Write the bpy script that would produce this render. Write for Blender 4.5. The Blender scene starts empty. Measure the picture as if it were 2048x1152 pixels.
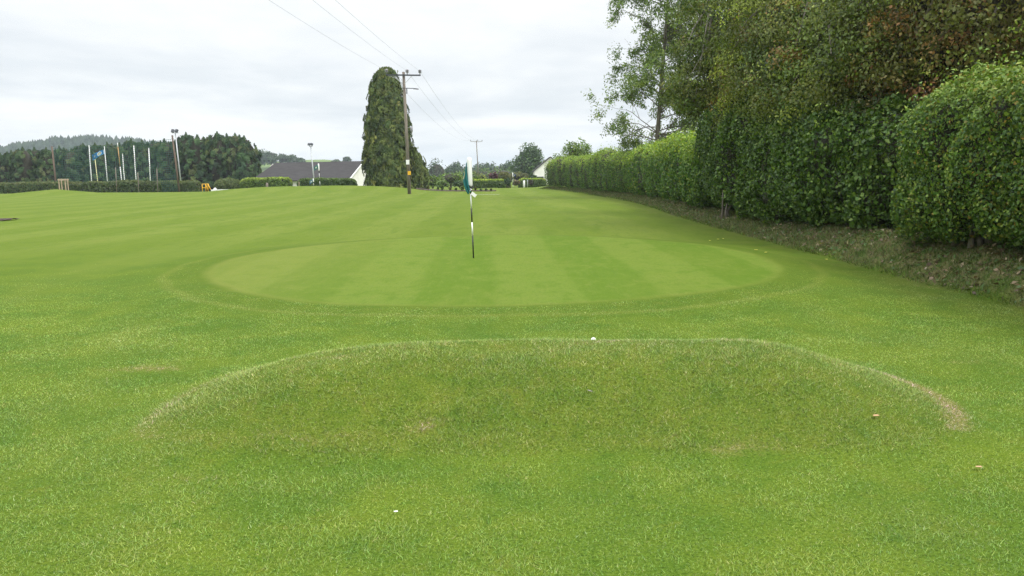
import bpy, math
import numpy as np
from mathutils import Matrix, Vector

R = math.radians
scene = bpy.context.scene
COL = scene.collection

# ------------------------------------------------------------------ camera
EYE = 1.6
PITCH, ROLL, FPX = 8.1, -0.65, 1577.0          # pixels of the 2048 x 1152 frame
cam = bpy.data.cameras.new('camera')
cam.sensor_width = 36.0
cam.lens = FPX / 2048 * 36
cam.clip_start, cam.clip_end = 0.1, 9000
cam_o = bpy.data.objects.new('camera', cam)
COL.objects.link(cam_o)
CM = Matrix.Rotation(R(90 - PITCH), 4, 'X') @ Matrix.Rotation(R(ROLL), 4, 'Z')
cam_o.matrix_world = Matrix.Translation((0, 0, EYE)) @ CM
scene.camera = cam_o

# ------------------------------------------------------------------ sky, sun, exposure
SUN_EL, SUN_AZ = 57, 125                        # azimuth from +Y towards +X
world = bpy.data.worlds.new('World')
scene.world = world
world.use_nodes = True


class NT:
    """small helper round a node tree"""
    def __init__(s, tree):
        s.t = tree

    def n(s, kind, ins=(), **props):
        nd = s.t.nodes.new(kind)
        for k, v in props.items():
            setattr(nd, k, v)
        items = ins.items() if isinstance(ins, dict) else enumerate(ins)
        for k, v in items:
            if v is None:
                continue
            if isinstance(v, bpy.types.NodeSocket):
                s.t.links.new(v, nd.inputs[k])
            else:
                nd.inputs[k].default_value = v
        return nd

    def m(s, op, a, b=None, c=None, clamp=False):
        nd = s.n('ShaderNodeMath', [a, b, c], operation=op)
        nd.use_clamp = clamp
        return nd.outputs[0]

    def vm(s, op, a, b=None):
        return s.n('ShaderNodeVectorMath', [a, b], operation=op).outputs[0]

    def mix(s, f, a, b, blend='MIX'):
        nd = s.n('ShaderNodeMix', data_type='RGBA', blend_type=blend)
        for i, v in ((0, f), (6, a), (7, b)):
            if isinstance(v, bpy.types.NodeSocket):
                s.t.links.new(v, nd.inputs[i])
            else:
                nd.inputs[i].default_value = (*v, 1) if isinstance(v, tuple) and len(v) == 3 else v
        return nd.outputs[2]

    def noise(s, vec, scale, detail=2.0, rough=0.5, dist=0.0):
        nd = s.n('ShaderNodeTexNoise', {'Vector': vec, 'Scale': scale, 'Detail': detail,
                                        'Roughness': rough, 'Distortion': dist})
        return nd.outputs[0]

    def ss(s, v, lo, hi, a=0.0, b=1.0):
        nd = s.n('ShaderNodeMapRange', {0: v, 1: lo, 2: hi, 3: a, 4: b}, interpolation_type='SMOOTHSTEP')
        return nd.outputs[0]

    def scale(s, vec, v):
        return s.n('ShaderNodeVectorMath', [vec, v], operation='MULTIPLY').outputs[0]


wt = NT(world.node_tree)
world.node_tree.nodes.clear()
sky = wt.n('ShaderNodeTexSky', sky_type='NISHITA', sun_disc=False, sun_elevation=R(SUN_EL),
           sun_rotation=R(SUN_AZ), altitude=80, air_density=1.0, dust_density=2.0, ozone_density=1.0)
tc = wt.n('ShaderNodeTexCoord').outputs['Generated']
sep = wt.n('ShaderNodeSeparateXYZ', [tc])
el = wt.m('MAXIMUM', sep.outputs[2], 0.0)
den = wt.m('ADD', el, 0.10)
cp = wt.n('ShaderNodeCombineXYZ', [wt.m('DIVIDE', sep.outputs[0], den), wt.m('DIVIDE', sep.outputs[1], den), 0.35]).outputs[0]
c1 = wt.noise(cp, 0.42, 5, 0.5, 0.3)
c2 = wt.noise(wt.scale(cp, (1.0, 0.8, 1.0)), 1.3, 4, 0.55, 0.2)
cl = wt.m('ADD', wt.m('MULTIPLY', c1, 0.7), wt.m('MULTIPLY', c2, 0.3))
cf = wt.ss(cl, 0.37, 0.60)
ccol = wt.mix(cf, (6.5, 6.9, 7.25), (8.7, 8.8, 8.8))
# an overcast sky is about three times brighter overhead than at the skyline
lift = wt.m('ADD', 0.96, wt.m('MULTIPLY', wt.ss(el, 0.15, 1.0), 2.1))
ccol = wt.mix(1.0, ccol, wt.n('ShaderNodeCombineXYZ', [lift, lift, lift]).outputs[0], 'MULTIPLY')
full = wt.mix(0.93, sky.outputs[0], ccol)
bg = wt.n('ShaderNodeBackground', [full, 0.1])
wo = wt.n('ShaderNodeOutputWorld', [bg.outputs[0]])

sun = bpy.data.lights.new('sun', 'SUN')
sun.energy, sun.angle, sun.color = 1.5, R(22), (1.0, 0.96, 0.90)
sun_o = bpy.data.objects.new('sun', sun)
sd = Vector((math.sin(R(SUN_AZ)) * math.cos(R(SUN_EL)), math.cos(R(SUN_AZ)) * math.cos(R(SUN_EL)), math.sin(R(SUN_EL))))
sun_o.rotation_euler = sd.to_track_quat('Z', 'Y').to_euler()
COL.objects.link(sun_o)

vs = scene.view_settings
scene.display_settings.display_device = 'sRGB'
vs.view_transform, vs.look, vs.exposure, vs.gamma = 'Standard', 'None', 0.4, 1.0
vs.use_curve_mapping = False
scene.render.engine = 'CYCLES'
scene.cycles.use_denoising = True
scene.cycles.denoising_prefilter = 'NONE'
scene.cycles.max_bounces = 5
scene.cycles.diffuse_bounces = 3
scene.cycles.transmission_bounces = 3
scene.cycles.transparent_max_bounces = 8
scene.cycles.volume_bounces = 0
scene.cycles.caustics_reflective = False
scene.cycles.caustics_refractive = False

# ------------------------------------------------------------------ helpers
C3 = np.array(CM.to_3x3())


def ray(px, py):
    return C3 @ np.array([(px - 1024) / FPX, (576 - py) / FPX, -1.0])


def at(px, py, Y):
    d = ray(px, py)
    return np.array([0, 0, EYE]) + d * (Y / d[1])


def gp(px, py, z=0.0):
    d = ray(px, py)
    return np.array([0, 0, EYE]) + d * ((z - EYE) / d[2])


def hash3(ix, iy, iz, seed):
    h = (ix.astype(np.int64) * 374761393 + iy.astype(np.int64) * 668265263 + iz.astype(np.int64) * 2147483647 + seed * 974711) & 0x7fffffff
    h = ((h ^ (h >> 13)) * 1274126177) & 0x7fffffff
    h = ((h ^ (h >> 15)) * 2246822519) & 0x7fffffff
    return ((h ^ (h >> 16)) & 0xffff) / 65535.0


def vnoise(P, scale, seed=0):
    """value noise in -1..1"""
    p = np.atleast_2d(P) * scale
    i = np.floor(p)
    f = p - i
    f = f * f * (3 - 2 * f)
    i = i.astype(np.int64)
    o = 0
    for dx in (0, 1):
        for dy in (0, 1):
            for dz in (0, 1):
                w = (f[:, 0] if dx else 1 - f[:, 0]) * (f[:, 1] if dy else 1 - f[:, 1]) * (f[:, 2] if dz else 1 - f[:, 2])
                o = o + w * hash3(i[:, 0] + dx, i[:, 1] + dy, i[:, 2] + dz, seed)
    return o * 2 - 1


def fbm(P, scale, seed=0, octv=3):
    o, a = 0, 1.0
    for k in range(octv):
        o = o + a * vnoise(P, scale * 2 ** k, seed + 17 * k)
        a *= 0.5
    return o / 1.75


def nrm(v):
    return v / np.maximum(np.linalg.norm(v, axis=-1, keepdims=True), 1e-9)


def sst(x, a, b):
    t = np.clip((x - a) / (b - a), 0, 1)
    return t * t * (3 - 2 * t)


WL = {}


def thing(name, label, cat, loc, group=None, kind=None):
    o = bpy.data.objects.new(name, None)
    o.empty_display_size = 0.2
    o.location = tuple(float(c) for c in loc)
    COL.objects.link(o)
    WL[o.name] = np.array(loc, float)
    tag(o, label, cat, group, kind)
    return o


def tag(o, label=None, cat=None, group=None, kind=None):
    for k, v in (('label', label), ('category', cat), ('group', group), ('kind', kind)):
        if v:
            o[k] = v
    return o


def mk(name, V, F, mat, parent=None, col=None, smooth=False, origin=None, attrs=None):
    """one mesh object; V in world coordinates; F array (m,k) or list of polygons"""
    V = np.asarray(V, float)
    org = np.array(origin if origin is not None else (WL[parent.name] if parent else (0, 0, 0)), float)
    me = bpy.data.meshes.new(name)
    if isinstance(F, np.ndarray):
        m, k = F.shape
        me.vertices.add(len(V))
        me.vertices.foreach_set('co', (V - org).astype(np.float32).ravel())
        me.loops.add(m * k)
        me.loops.foreach_set('vertex_index', F.astype(np.int32).ravel())
        me.polygons.add(m)
        me.polygons.foreach_set('loop_start', (np.arange(m) * k).astype(np.int32))
        me.update(calc_edges=True)
    else:
        me.from_pydata((V - org).tolist(), [], F)
        me.update()
    if smooth:
        me.polygons.foreach_set('use_smooth', np.ones(len(me.polygons), bool))
    if col is not None:
        a = me.attributes.new('Col', 'FLOAT_COLOR', 'POINT')
        c = np.ones((len(V), 4), np.float32)
        c[:, :3] = col
        a.data.foreach_set('color', c.ravel())
    for k, v in (attrs or {}).items():
        a = me.attributes.new(k, 'FLOAT', 'POINT')
        a.data.foreach_set('value', np.asarray(v, np.float32))
    me.materials.append(mat)
    o = bpy.data.objects.new(name, me)
    COL.objects.link(o)
    if parent:
        o.parent = parent
        o.location = tuple(org - WL[parent.name])
    else:
        o.location = tuple(org)
    WL[o.name] = org
    return o


def copy_tree(o, parent=None):
    c = o.copy()
    COL.objects.link(c)
    c.parent = parent
    for ch in o.children:
        copy_tree(ch, c)
    return c


class MB:
    """collects shapes into one mesh"""
    def __init__(s):
        s.v, s.f = [], []

    def add(s, V, F):
        b = sum(len(x) for x in s.v)
        s.v.append(np.asarray(V, float))
        s.f += [tuple(b + int(i) for i in f) for f in F]
        return s

    def box(s, c, size, rz=0.0, M=None):
        x, y, z = np.array(size) / 2
        V = np.array([(i, j, k) for k in (-z, z) for i, j in ((-x, -y), (x, -y), (x, y), (-x, y))])
        if M is not None:
            V = V @ np.array(M).T
        ca, sa = math.cos(rz), math.sin(rz)
        V = V @ np.array([[ca, -sa, 0], [sa, ca, 0], [0, 0, 1]]).T
        F = [(0, 3, 2, 1), (4, 5, 6, 7), (0, 1, 5, 4), (1, 2, 6, 5), (2, 3, 7, 6), (3, 0, 4, 7)]
        return s.add(V + np.array(c), F)

    def tube(s, pts, rad, n=8, cap=True):
        V, F = tube(pts, rad, n, cap)
        return s.add(V, F)

    def build(s, name, mat, parent=None, smooth=False, origin=None):
        return mk(name, np.vstack(s.v), s.f, mat, parent, smooth=smooth, origin=origin)


def tube(pts, rad, n=8, cap=True):
    pts = np.asarray(pts, float)
    k = len(pts)
    rad = np.full(k, rad) if np.isscalar(rad) else np.asarray(rad, float)
    T = nrm(np.gradient(pts, axis=0))
    ref = np.array([0, 0, 1.0]) if abs(T[0, 2]) < 0.9 else np.array([1.0, 0, 0])
    A = nrm(np.cross(T, ref))
    B = np.cross(T, A)
    ang = np.linspace(0, 2 * np.pi, n, endpoint=False)
    V = (pts[:, None] + rad[:, None, None] * (np.cos(ang)[None, :, None] * A[:, None] + np.sin(ang)[None, :, None] * B[:, None])).reshape(-1, 3)
    F = []
    for i in range(k - 1):
        for j in range(n):
            a, b = i * n + j, i * n + (j + 1) % n
            F.append((a, a + n, b + n, b))
    if cap:
        F.append(tuple(range(n)))
        F.append(tuple(range((k - 1) * n + n - 1, (k - 1) * n - 1, -1)))
    return V, F


# ------------------------------------------------------------------ materials
MATS = {}


def newmat(name):
    m = bpy.data.materials.new(name)
    m.use_nodes = True
    m.node_tree.nodes.clear()
    MATS[name] = m
    return m, NT(m.node_tree)


def surf(t, shader, vol=None):
    t.n('ShaderNodeOutputMaterial', {'Surface': shader})


def plain(name, c, rough=0.7, var=0.15, scale=6.0, spec=0.3, metal=0.0, bump=0.0, c2=None, stretch=(1, 1, 1)):
    m, t = newmat(name)
    P = t.n('ShaderNodeTexCoord').outputs['Object']
    v = t.scale(P, stretch)
    nz = t.noise(v, scale, 4, 0.6)
    nz = t.ss(nz, 0.3, 0.7)
    a = tuple(x * (1 - var) for x in c)
    b = c2 or tuple(min(1, x * (1 + var)) for x in c)
    bs = t.n('ShaderNodeBsdfPrincipled', {'Base Color': t.mix(nz, a, b), 'Roughness': rough, 'Metallic': metal,
                                          'Specular IOR Level': spec})
    if bump:
        bm = t.n('ShaderNodeBump', {'Strength': bump, 'Distance': 0.02, 'Height': nz})
        t.t.links.new(bm.outputs[0], bs.inputs['Normal'])
    surf(t, bs.outputs[0])
    return m


def leafmat(name, rough=0.5, trans=0.25, spec=0.35):
    m, t = newmat(name)
    c = t.n('ShaderNodeAttribute', attribute_name='Col').outputs['Color']
    bs = t.n('ShaderNodeBsdfPrincipled', {'Base Color': c, 'Roughness': rough, 'Specular IOR Level': spec})
    tr = t.n('ShaderNodeBsdfTranslucent', [t.mix(1.0, c, (1.25, 1.3, 0.7), 'MULTIPLY')])
    mx = t.n('ShaderNodeMixShader', [trans, bs.outputs[0], tr.outputs[0]])
    surf(t, mx.outputs[0])
    return m


M_LEAF = leafmat('leaf')
M_GLOSS = leafmat('glossy_leaf', 0.5, 0.18, 0.3)
M_NEEDLE = leafmat('needle_spray', 0.65, 0.10, 0.2)
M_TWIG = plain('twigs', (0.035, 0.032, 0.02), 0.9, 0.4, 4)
M_BARK = plain('bark', (0.16, 0.14, 0.11), 0.9, 0.35, 9, bump=0.6, stretch=(1, 1, 0.25))
M_PALEBARK = plain('pale_bark', (0.28, 0.25, 0.21), 0.9, 0.3, 7, bump=0.5, stretch=(1, 1, 0.3))
M_WOOD = plain('weathered_wood', (0.20, 0.17, 0.14), 0.85, 0.3, 12, bump=0.4, stretch=(1, 1, 0.08))
M_BROWNWOOD = plain('brown_wood', (0.14, 0.10, 0.075), 0.85, 0.3, 9, bump=0.3, stretch=(1, 1, 0.08))
M_STAKE = plain('pale_timber', (0.40, 0.31, 0.22), 0.8, 0.2, 9, stretch=(1, 1, 0.1))
M_WHITE = plain('white_paint', (0.80, 0.80, 0.79), 0.4, 0.04, 5, spec=0.45)
M_RENDER = plain('white_render', (0.80, 0.78, 0.74), 0.85, 0.06, 1.2)
M_BLACK = plain('black_paint', (0.015, 0.016, 0.015), 0.4, 0.2, 8, spec=0.45)
M_GREYMETAL = plain('galvanised_steel', (0.42, 0.44, 0.45), 0.45, 0.12, 6, metal=0.4)
M_DARKMETAL = plain('dark_metal', (0.06, 0.065, 0.075), 0.5, 0.2, 6, metal=0.3)
M_PORCELAIN = plain('grey_insulator', (0.22, 0.21, 0.23), 0.3, 0.15, 8, spec=0.6)
M_YELLOW = plain('yellow_paint', (0.75, 0.42, 0.03), 0.45, 0.08, 8)
M_SLATE = plain('grey_roof_tiles', (0.040, 0.036, 0.036), 0.8, 0.18, 1.6, bump=0.4, stretch=(0.5, 0.5, 3))
M_WIRE = plain('wire', (0.32, 0.33, 0.34), 0.6, 0.1, 5)
M_SOIL = plain('dark_soil', (0.055, 0.038, 0.03), 0.95, 0.45, 9, bump=0.8)
M_GLASS = plain('dark_window', (0.03, 0.035, 0.04), 0.15, 0.2, 3, spec=0.6)
M_CHALK = plain('chalk_line', (0.45, 0.48, 0.36), 0.9, 0.2, 3)
M_NET = plain('green_net', (0.03, 0.10, 0.085), 0.8, 0.1, 3)

# the grass colour is one node group read from the position on the ground: lawn and blades share it
GC, GR = np.array([-0.32, 13.95]), np.array([4.85, 4.75])
gg = bpy.data.node_groups.new('grass_colour', 'ShaderNodeTree')
gg.interface.new_socket('Color', in_out='OUTPUT', socket_type='NodeSocketColor')
gg.interface.new_socket('Fine', in_out='OUTPUT', socket_type='NodeSocketFloat')
t = NT(gg)
P = t.n('ShaderNodeNewGeometry').outputs['Position']
sp = t.n('ShaderNodeSeparateXYZ', [P])
X, Y = sp.outputs[0], sp.outputs[1]
flat = t.n('ShaderNodeCombineXYZ', [X, Y, 0.0]).outputs[0]
nA = t.noise(flat, 0.22, 3, 0.55)
nB = t.noise(flat, 1.1, 4, 0.6, 0.4)
nC = t.noise(flat, 5.0, 4, 0.65, 0.3)
nD = t.noise(flat, 42.0, 3, 0.7)
nE = t.noise(t.scale(flat, (1.0, 0.35, 1.0)), 0.6, 4, 0.6, 0.5)
base = t.mix(t.ss(nB, 0.32, 0.68), (0.120, 0.215, 0.028), (0.178, 0.264, 0.034))
base = t.mix(t.m('MULTIPLY', t.ss(nA, 0.48, 0.72), 0.40), base, (0.118, 0.225, 0.042))
base = t.mix(t.m('MULTIPLY', t.ss(nE, 0.50, 0.75), 0.55), base, (0.200, 0.270, 0.050))
base = t.mix(t.m('MULTIPLY', t.ss(nC, 0.52, 0.74), 0.55), base, (0.190, 0.240, 0.035))
base = t.mix(t.m('MULTIPLY', t.ss(nC, 0.46, 0.28), 0.50), base, (0.078, 0.172, 0.022))
base = t.mix(t.m('MULTIPLY', t.ss(nD, 0.60, 0.78), 0.45), base, (0.30, 0.31, 0.10))
base = t.mix(t.m('MULTIPLY', t.ss(nD, 0.42, 0.25), 0.45), base, (0.060, 0.125, 0.018))
# mowing stripes: the nap leans away or towards
U = t.m('ADD', t.m('ADD', X, t.m('MULTIPLY', Y, 0.031)), t.m('MULTIPLY', t.m('SUBTRACT', nA, 0.5), 0.5))
st1 = t.ss(t.m('SINE', t.m('MULTIPLY', t.m('ADD', U, 0.42), 2 * math.pi / 3.6)), -0.5, 0.5)
far = t.ss(Y, 8.0, 24.0)
far = t.m('MULTIPLY', far, t.ss(nE, 0.25, 0.55, 0.35, 1.0))
base = t.mix(far, base, t.mix(st1, (0.190, 0.276, 0.044), (0.222, 0.302, 0.060)))
base = t.mix(t.m('MULTIPLY', far, t.m('MULTIPLY', t.ss(nB, 0.5, 0.75), 0.30)), base, (0.140, 0.236, 0.032))
# uneven turf: clover, thatch and thin spots in the mown grass
fS = t.scale(flat, (1.0, 0.22, 1.0))
f1, f2, f3 = t.noise(fS, 1.6, 4, 0.65, 0.6), t.noise(fS, 6.5, 3, 0.65, 0.3), t.noise(fS, 20.0, 3, 0.7)
base = t.mix(t.m('MULTIPLY', far, t.m('MULTIPLY', t.ss(f1, 0.50, 0.32), 0.60)), base, (0.140, 0.232, 0.030))
base = t.mix(t.m('MULTIPLY', far, t.m('MULTIPLY', t.ss(f1, 0.56, 0.74), 0.50)), base, (0.250, 0.290, 0.080))
base = t.mix(t.m('MULTIPLY', far, t.m('MULTIPLY', t.ss(f2, 0.48, 0.28), 0.55)), base, (0.128, 0.212, 0.028))
base = t.mix(t.m('MULTIPLY', far, t.m('MULTIPLY', t.ss(f3, 0.52, 0.75), 0.40)), base, (0.270, 0.330, 0.085))
# the putting green
gx = t.m('DIVIDE', t.m('SUBTRACT', X, float(GC[0])), float(GR[0]))
gy = t.m('DIVIDE', t.m('SUBTRACT', Y, float(GC[1])), float(GR[1]))
r = t.m('SQRT', t.m('ADD', t.m('MULTIPLY', gx, gx), t.m('MULTIPLY', gy, gy)))
r = t.m('ADD', r, t.m('MULTIPLY', t.m('SUBTRACT', nB, 0.5), 0.05))
r = t.m('ADD', r, t.m('MULTIPLY', t.m('SUBTRACT', nA, 0.5), 0.12))
U2 = t.m('ADD', t.m('ADD', X, t.m('MULTIPLY', Y, 0.031)), t.m('MULTIPLY', t.m('SUBTRACT', nE, 0.5), 0.22))
st2 = t.ss(t.m('SINE', t.m('MULTIPLY', t.m('SUBTRACT', U2, 0.12), 2 * math.pi / 2.16)), -0.24, 0.24)
gcol = t.mix(st2, (0.157, 0.264, 0.036), (0.205, 0.305, 0.056))
gcol = t.mix(t.m('MULTIPLY', t.ss(nE, 0.42, 0.7), 0.45), gcol, (0.225, 0.300, 0.060))
gcol = t.mix(t.m('MULTIPLY', t.ss(nC, 0.45, 0.75), 0.35), gcol, (0.165, 0.270, 0.032))
gS = t.scale(flat, (1.0, 0.28, 1.0))
gr1, gr2 = t.noise(gS, 7.0, 3, 0.65), t.noise(gS, 24.0, 3, 0.7)
gr0 = t.noise(t.scale(flat, (1.0, 0.7, 1.0)), 2.3, 4, 0.7, 0.4)
gcol = t.mix(t.m('MULTIPLY', t.ss(gr0, 0.50, 0.34), 0.55), gcol, (0.138, 0.246, 0.030))
gcol = t.mix(t.m('MULTIPLY', t.ss(gr0, 0.52, 0.68), 0.55), gcol, (0.232, 0.316, 0.066))
gcol = t.mix(t.m('MULTIPLY', t.ss(gr1, 0.50, 0.72), 0.45), gcol, (0.235, 0.310, 0.072))
gcol = t.mix(t.m('MULTIPLY', t.ss(gr2, 0.50, 0.30), 0.40), gcol, (0.118, 0.215, 0.026))
gcol = t.mix(t.m('MULTIPLY', t.ss(gr2, 0.55, 0.75), 0.35), gcol, (0.265, 0.345, 0.080))
dry = t.m('MULTIPLY', t.ss(X, -1.5, -4.6), 0.45)
gcol = t.mix(dry, gcol, (0.270, 0.310, 0.085))
gcol = t.mix(t.m('MULTIPLY', t.ss(r, 0.955, 0.99), 0.3), gcol, (0.265, 0.300, 0.080))
collar = t.mix(t.ss(nC, 0.3, 0.7), (0.110, 0.195, 0.024), (0.160, 0.225, 0.036))
cmask = t.m('MULTIPLY', t.ss(r, 1.17, 1.08), t.ss(r, 0.96, 1.0))
edge2 = t.m('MULTIPLY', t.ss(r, 1.10, 1.125), t.ss(r, 1.16, 1.13))
base = t.mix(t.m('MULTIPLY', t.ss(r, 1.45, 1.12), 0.25), base, (0.105, 0.190, 0.024))
base = t.mix(t.m('MULTIPLY', cmask, 0.40), base, collar)
base = t.mix(t.m('MULTIPLY', edge2, 0.35), base, (0.250, 0.300, 0.070))
base = t.mix(t.ss(r, 1.025, 0.975), base, gcol)
# worn, scalped turf, the dry bank and painted tree shade: shapes stored on the mesh
wear = t.n('ShaderNodeAttribute', attribute_name='wear').outputs['Fac']
rougha = t.n('ShaderNodeAttribute', attribute_name='rough').outputs['Fac']
bank = t.n('ShaderNodeAttribute', attribute_name='bank').outputs['Fac']
rcol = t.mix(t.ss(nC, 0.3, 0.7), (0.118, 0.190, 0.026), (0.195, 0.235, 0.040))
rcol = t.mix(t.m('MULTIPLY', t.ss(nD, 0.5, 0.8), 0.5), rcol, (0.27, 0.25, 0.085))
base = t.mix(t.m('MULTIPLY', rougha, 0.5), base, rcol)
wcol = t.mix(t.ss(nD, 0.35, 0.65), (0.22, 0.22, 0.065), (0.38, 0.33, 0.14))
wn = t.noise(flat, 16.0, 4, 0.7)
base = t.mix(t.m('MULTIPLY', t.ss(t.m('ADD', wear, t.m('SUBTRACT', wn, 0.5)), 0.15, 0.85), 0.9), base, wcol)
bcol = t.mix(t.ss(nC, 0.35, 0.62), (0.10, 0.165, 0.040), (0.22, 0.215, 0.11))
bcol = t.mix(t.m('MULTIPLY', t.ss(nD, 0.5, 0.75), 0.6), bcol, (0.36, 0.32, 0.20))
thin = t.n('ShaderNodeAttribute', attribute_name='thin').outputs['Fac']  # tree shade beside the bank, painted in as darker, duller olive grass
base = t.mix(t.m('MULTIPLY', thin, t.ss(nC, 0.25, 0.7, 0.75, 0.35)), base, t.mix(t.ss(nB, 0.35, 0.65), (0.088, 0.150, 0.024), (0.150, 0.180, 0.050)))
base = t.mix(bank, base, bcol)
nF = t.noise(flat, 62.0, 3, 0.75)
near = t.ss(Y, 14.0, 5.0)
base = t.mix(t.m('MULTIPLY', near, t.m('MULTIPLY', t.ss(nF, 0.52, 0.34), 0.9)), base, t.mix(1.0, base, (0.45, 0.52, 0.45), 'MULTIPLY'))
base = t.mix(t.m('MULTIPLY', near, t.m('MULTIPLY', t.ss(nF, 0.52, 0.74), 0.75)), base, t.mix(1.0, base, (1.75, 1.55, 2.2), 'MULTIPLY'))
base = t.mix(1.0, base, (0.57, 0.555, 0.44), 'MULTIPLY')
out = t.n('NodeGroupOutput', [base, nD])


def grassmat(name, blade):
    m, t = newmat(name)
    g = t.n('ShaderNodeGroup')
    g.node_tree = gg
    c = g.outputs[0]
    if blade:
        a = t.n('ShaderNodeAttribute', attribute_name='Col').outputs['Color']
        c = t.mix(1.0, c, a, 'MULTIPLY')
    bs = t.n('ShaderNodeBsdfPrincipled', {'Base Color': c, 'Roughness': 0.62 if blade else 0.85, 'Specular IOR Level': 0.2 if blade else 0.03})
    if blade:
        tr = t.n('ShaderNodeBsdfTranslucent', [c])
        mx = t.n('ShaderNodeMixShader', [0.3, bs.outputs[0], tr.outputs[0]])
        surf(t, mx.outputs[0])
    else:
        P = t.n('ShaderNodeNewGeometry').outputs['Position']
        h = t.m('ADD', t.noise(P, 55, 3, 0.7), t.m('MULTIPLY', t.noise(P, 9, 3, 0.6), 1.5))
        bm = t.n('ShaderNodeBump', {'Strength': 0.45, 'Distance': 0.02, 'Height': h})
        t.t.links.new(bm.outputs[0], bs.inputs['Normal'])
        surf(t, bs.outputs[0])
    return m


M_LAWN = grassmat('lawn_turf', False)
M_BLADE = grassmat('grass_blade', True)

# ------------------------------------------------------------------ the ground
HEDGE = np.array([[6.95, -4], [6.9, 4], [6.85, 9], [6.8, 12.5], [6.85, 17], [6.95, 23], [7.15, 30], [7.75, 42], [7.9, 54], [7.1, 72], [5.9, 85], [4.3, 97]])


def hx(y):
    return np.interp(y, HEDGE[:, 1], HEDGE[:, 0])


MC, MR = np.array([0.28, 5.55]), np.array([2.85, 1.42])


def mound_r(x, y):
    dx, dy = mound_uv(x, y)
    return (np.abs(dx) ** 4.0 + np.abs(dy) ** 2.4) ** (1 / 2.6)


def mound_uv(x, y):
    return (x - MC[0]) / MR[0], (y - MC[1] + 0.045 * (x - MC[0]) ** 2 - 0.12) / MR[1]


def hgt(x, y):
    P = np.stack([x, y, 0 * x], -1).reshape(-1, 3)
    z = (0.05 * vnoise(P, 0.11, 5) + 0.015 * vnoise(P, 0.5, 6)).reshape(x.shape)
    z = z * sst(y, 1.5, 9)
    # mound in front
    mu, mv = mound_uv(x, y)
    z = z + 0.335 * (1 - sst(np.abs(mu), 0.50, 1.06)) * (1 - sst(np.abs(mv), 0.10, 1.05)) * (1 + 0.06 * vnoise(P, 1.6, 9).reshape(x.shape))
    # green is a low table
    g = np.hypot((x - GC[0]) / GR[0], (y - GC[1]) / GR[1])
    z = z + (0.10 + 0.012 * (y - GC[1])) * (1 - sst(g, 0.95, 1.45))
    # bank under the hedges
    d = x - (hx(y) - 0.85)
    hb = np.interp(y, [0, 12, 20, 60, 100], [0.6, 0.58, 0.34, 0.28, 0.2])
    inb = 1 - sst(y, 97, 103)
    z = z + hb * sst(d, -0.1, 1.05) * inb
    # far greens and tees
    z = z + 0.72 * np.exp(-(np.abs((x + 49.5) / 4.6) ** 3 + ((y - 86) / 4.5) ** 2))
    z = z + 0.75 * np.exp(-(np.abs((x + 21) / 11.0) ** 4 + ((y - 84) / 7) ** 2))
    z = z - 1.0 * sst(y, 104, 128) * (1 - sst(x, -6, 10))
    z = z - 0.35 * sst(y, 2.0, -6)
    return z


def axis(segs):
    out = [segs[0][0]]
    for a, b, s0, s1 in segs:
        p = a
        n = max(2, int(round((b - a) / ((s0 + s1) / 2))))
        w = np.linspace(s0, s1, n)
        out += list(a + np.cumsum(w) * (b - a) / w.sum())
    return np.array(out)


xs = axis([(-2600, -120, 260, 14), (-120, -12, 8, 0.7), (-12, -4, 0.5, 0.11), (-4, 5.6, 0.085, 0.085), (5.6, 10, 0.11, 0.13), (10, 40, 0.3, 3.5), (40, 2600, 12, 260)])
ys = axis([(-60, 0, 8, 0.6), (0, 3.0, 0.35, 0.1), (3.0, 8.2, 0.075, 0.085), (8.2, 24, 0.12, 0.28), (24, 110, 0.35, 1.4), (110, 500, 4, 30), (500, 3600, 40, 260)])
GX, GY = np.meshgrid(xs, ys)
GZ = hgt(GX, GY)
dzx = (hgt(GX + 0.02, GY) - hgt(GX - 0.02, GY)) / 0.04
dzy = (hgt(GX, GY + 0.02) - hgt(GX, GY - 0.02)) / 0.04
GN = nrm(np.stack([-dzx, -dzy, np.ones_like(dzx)], -1)).reshape(-1, 3)


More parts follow.
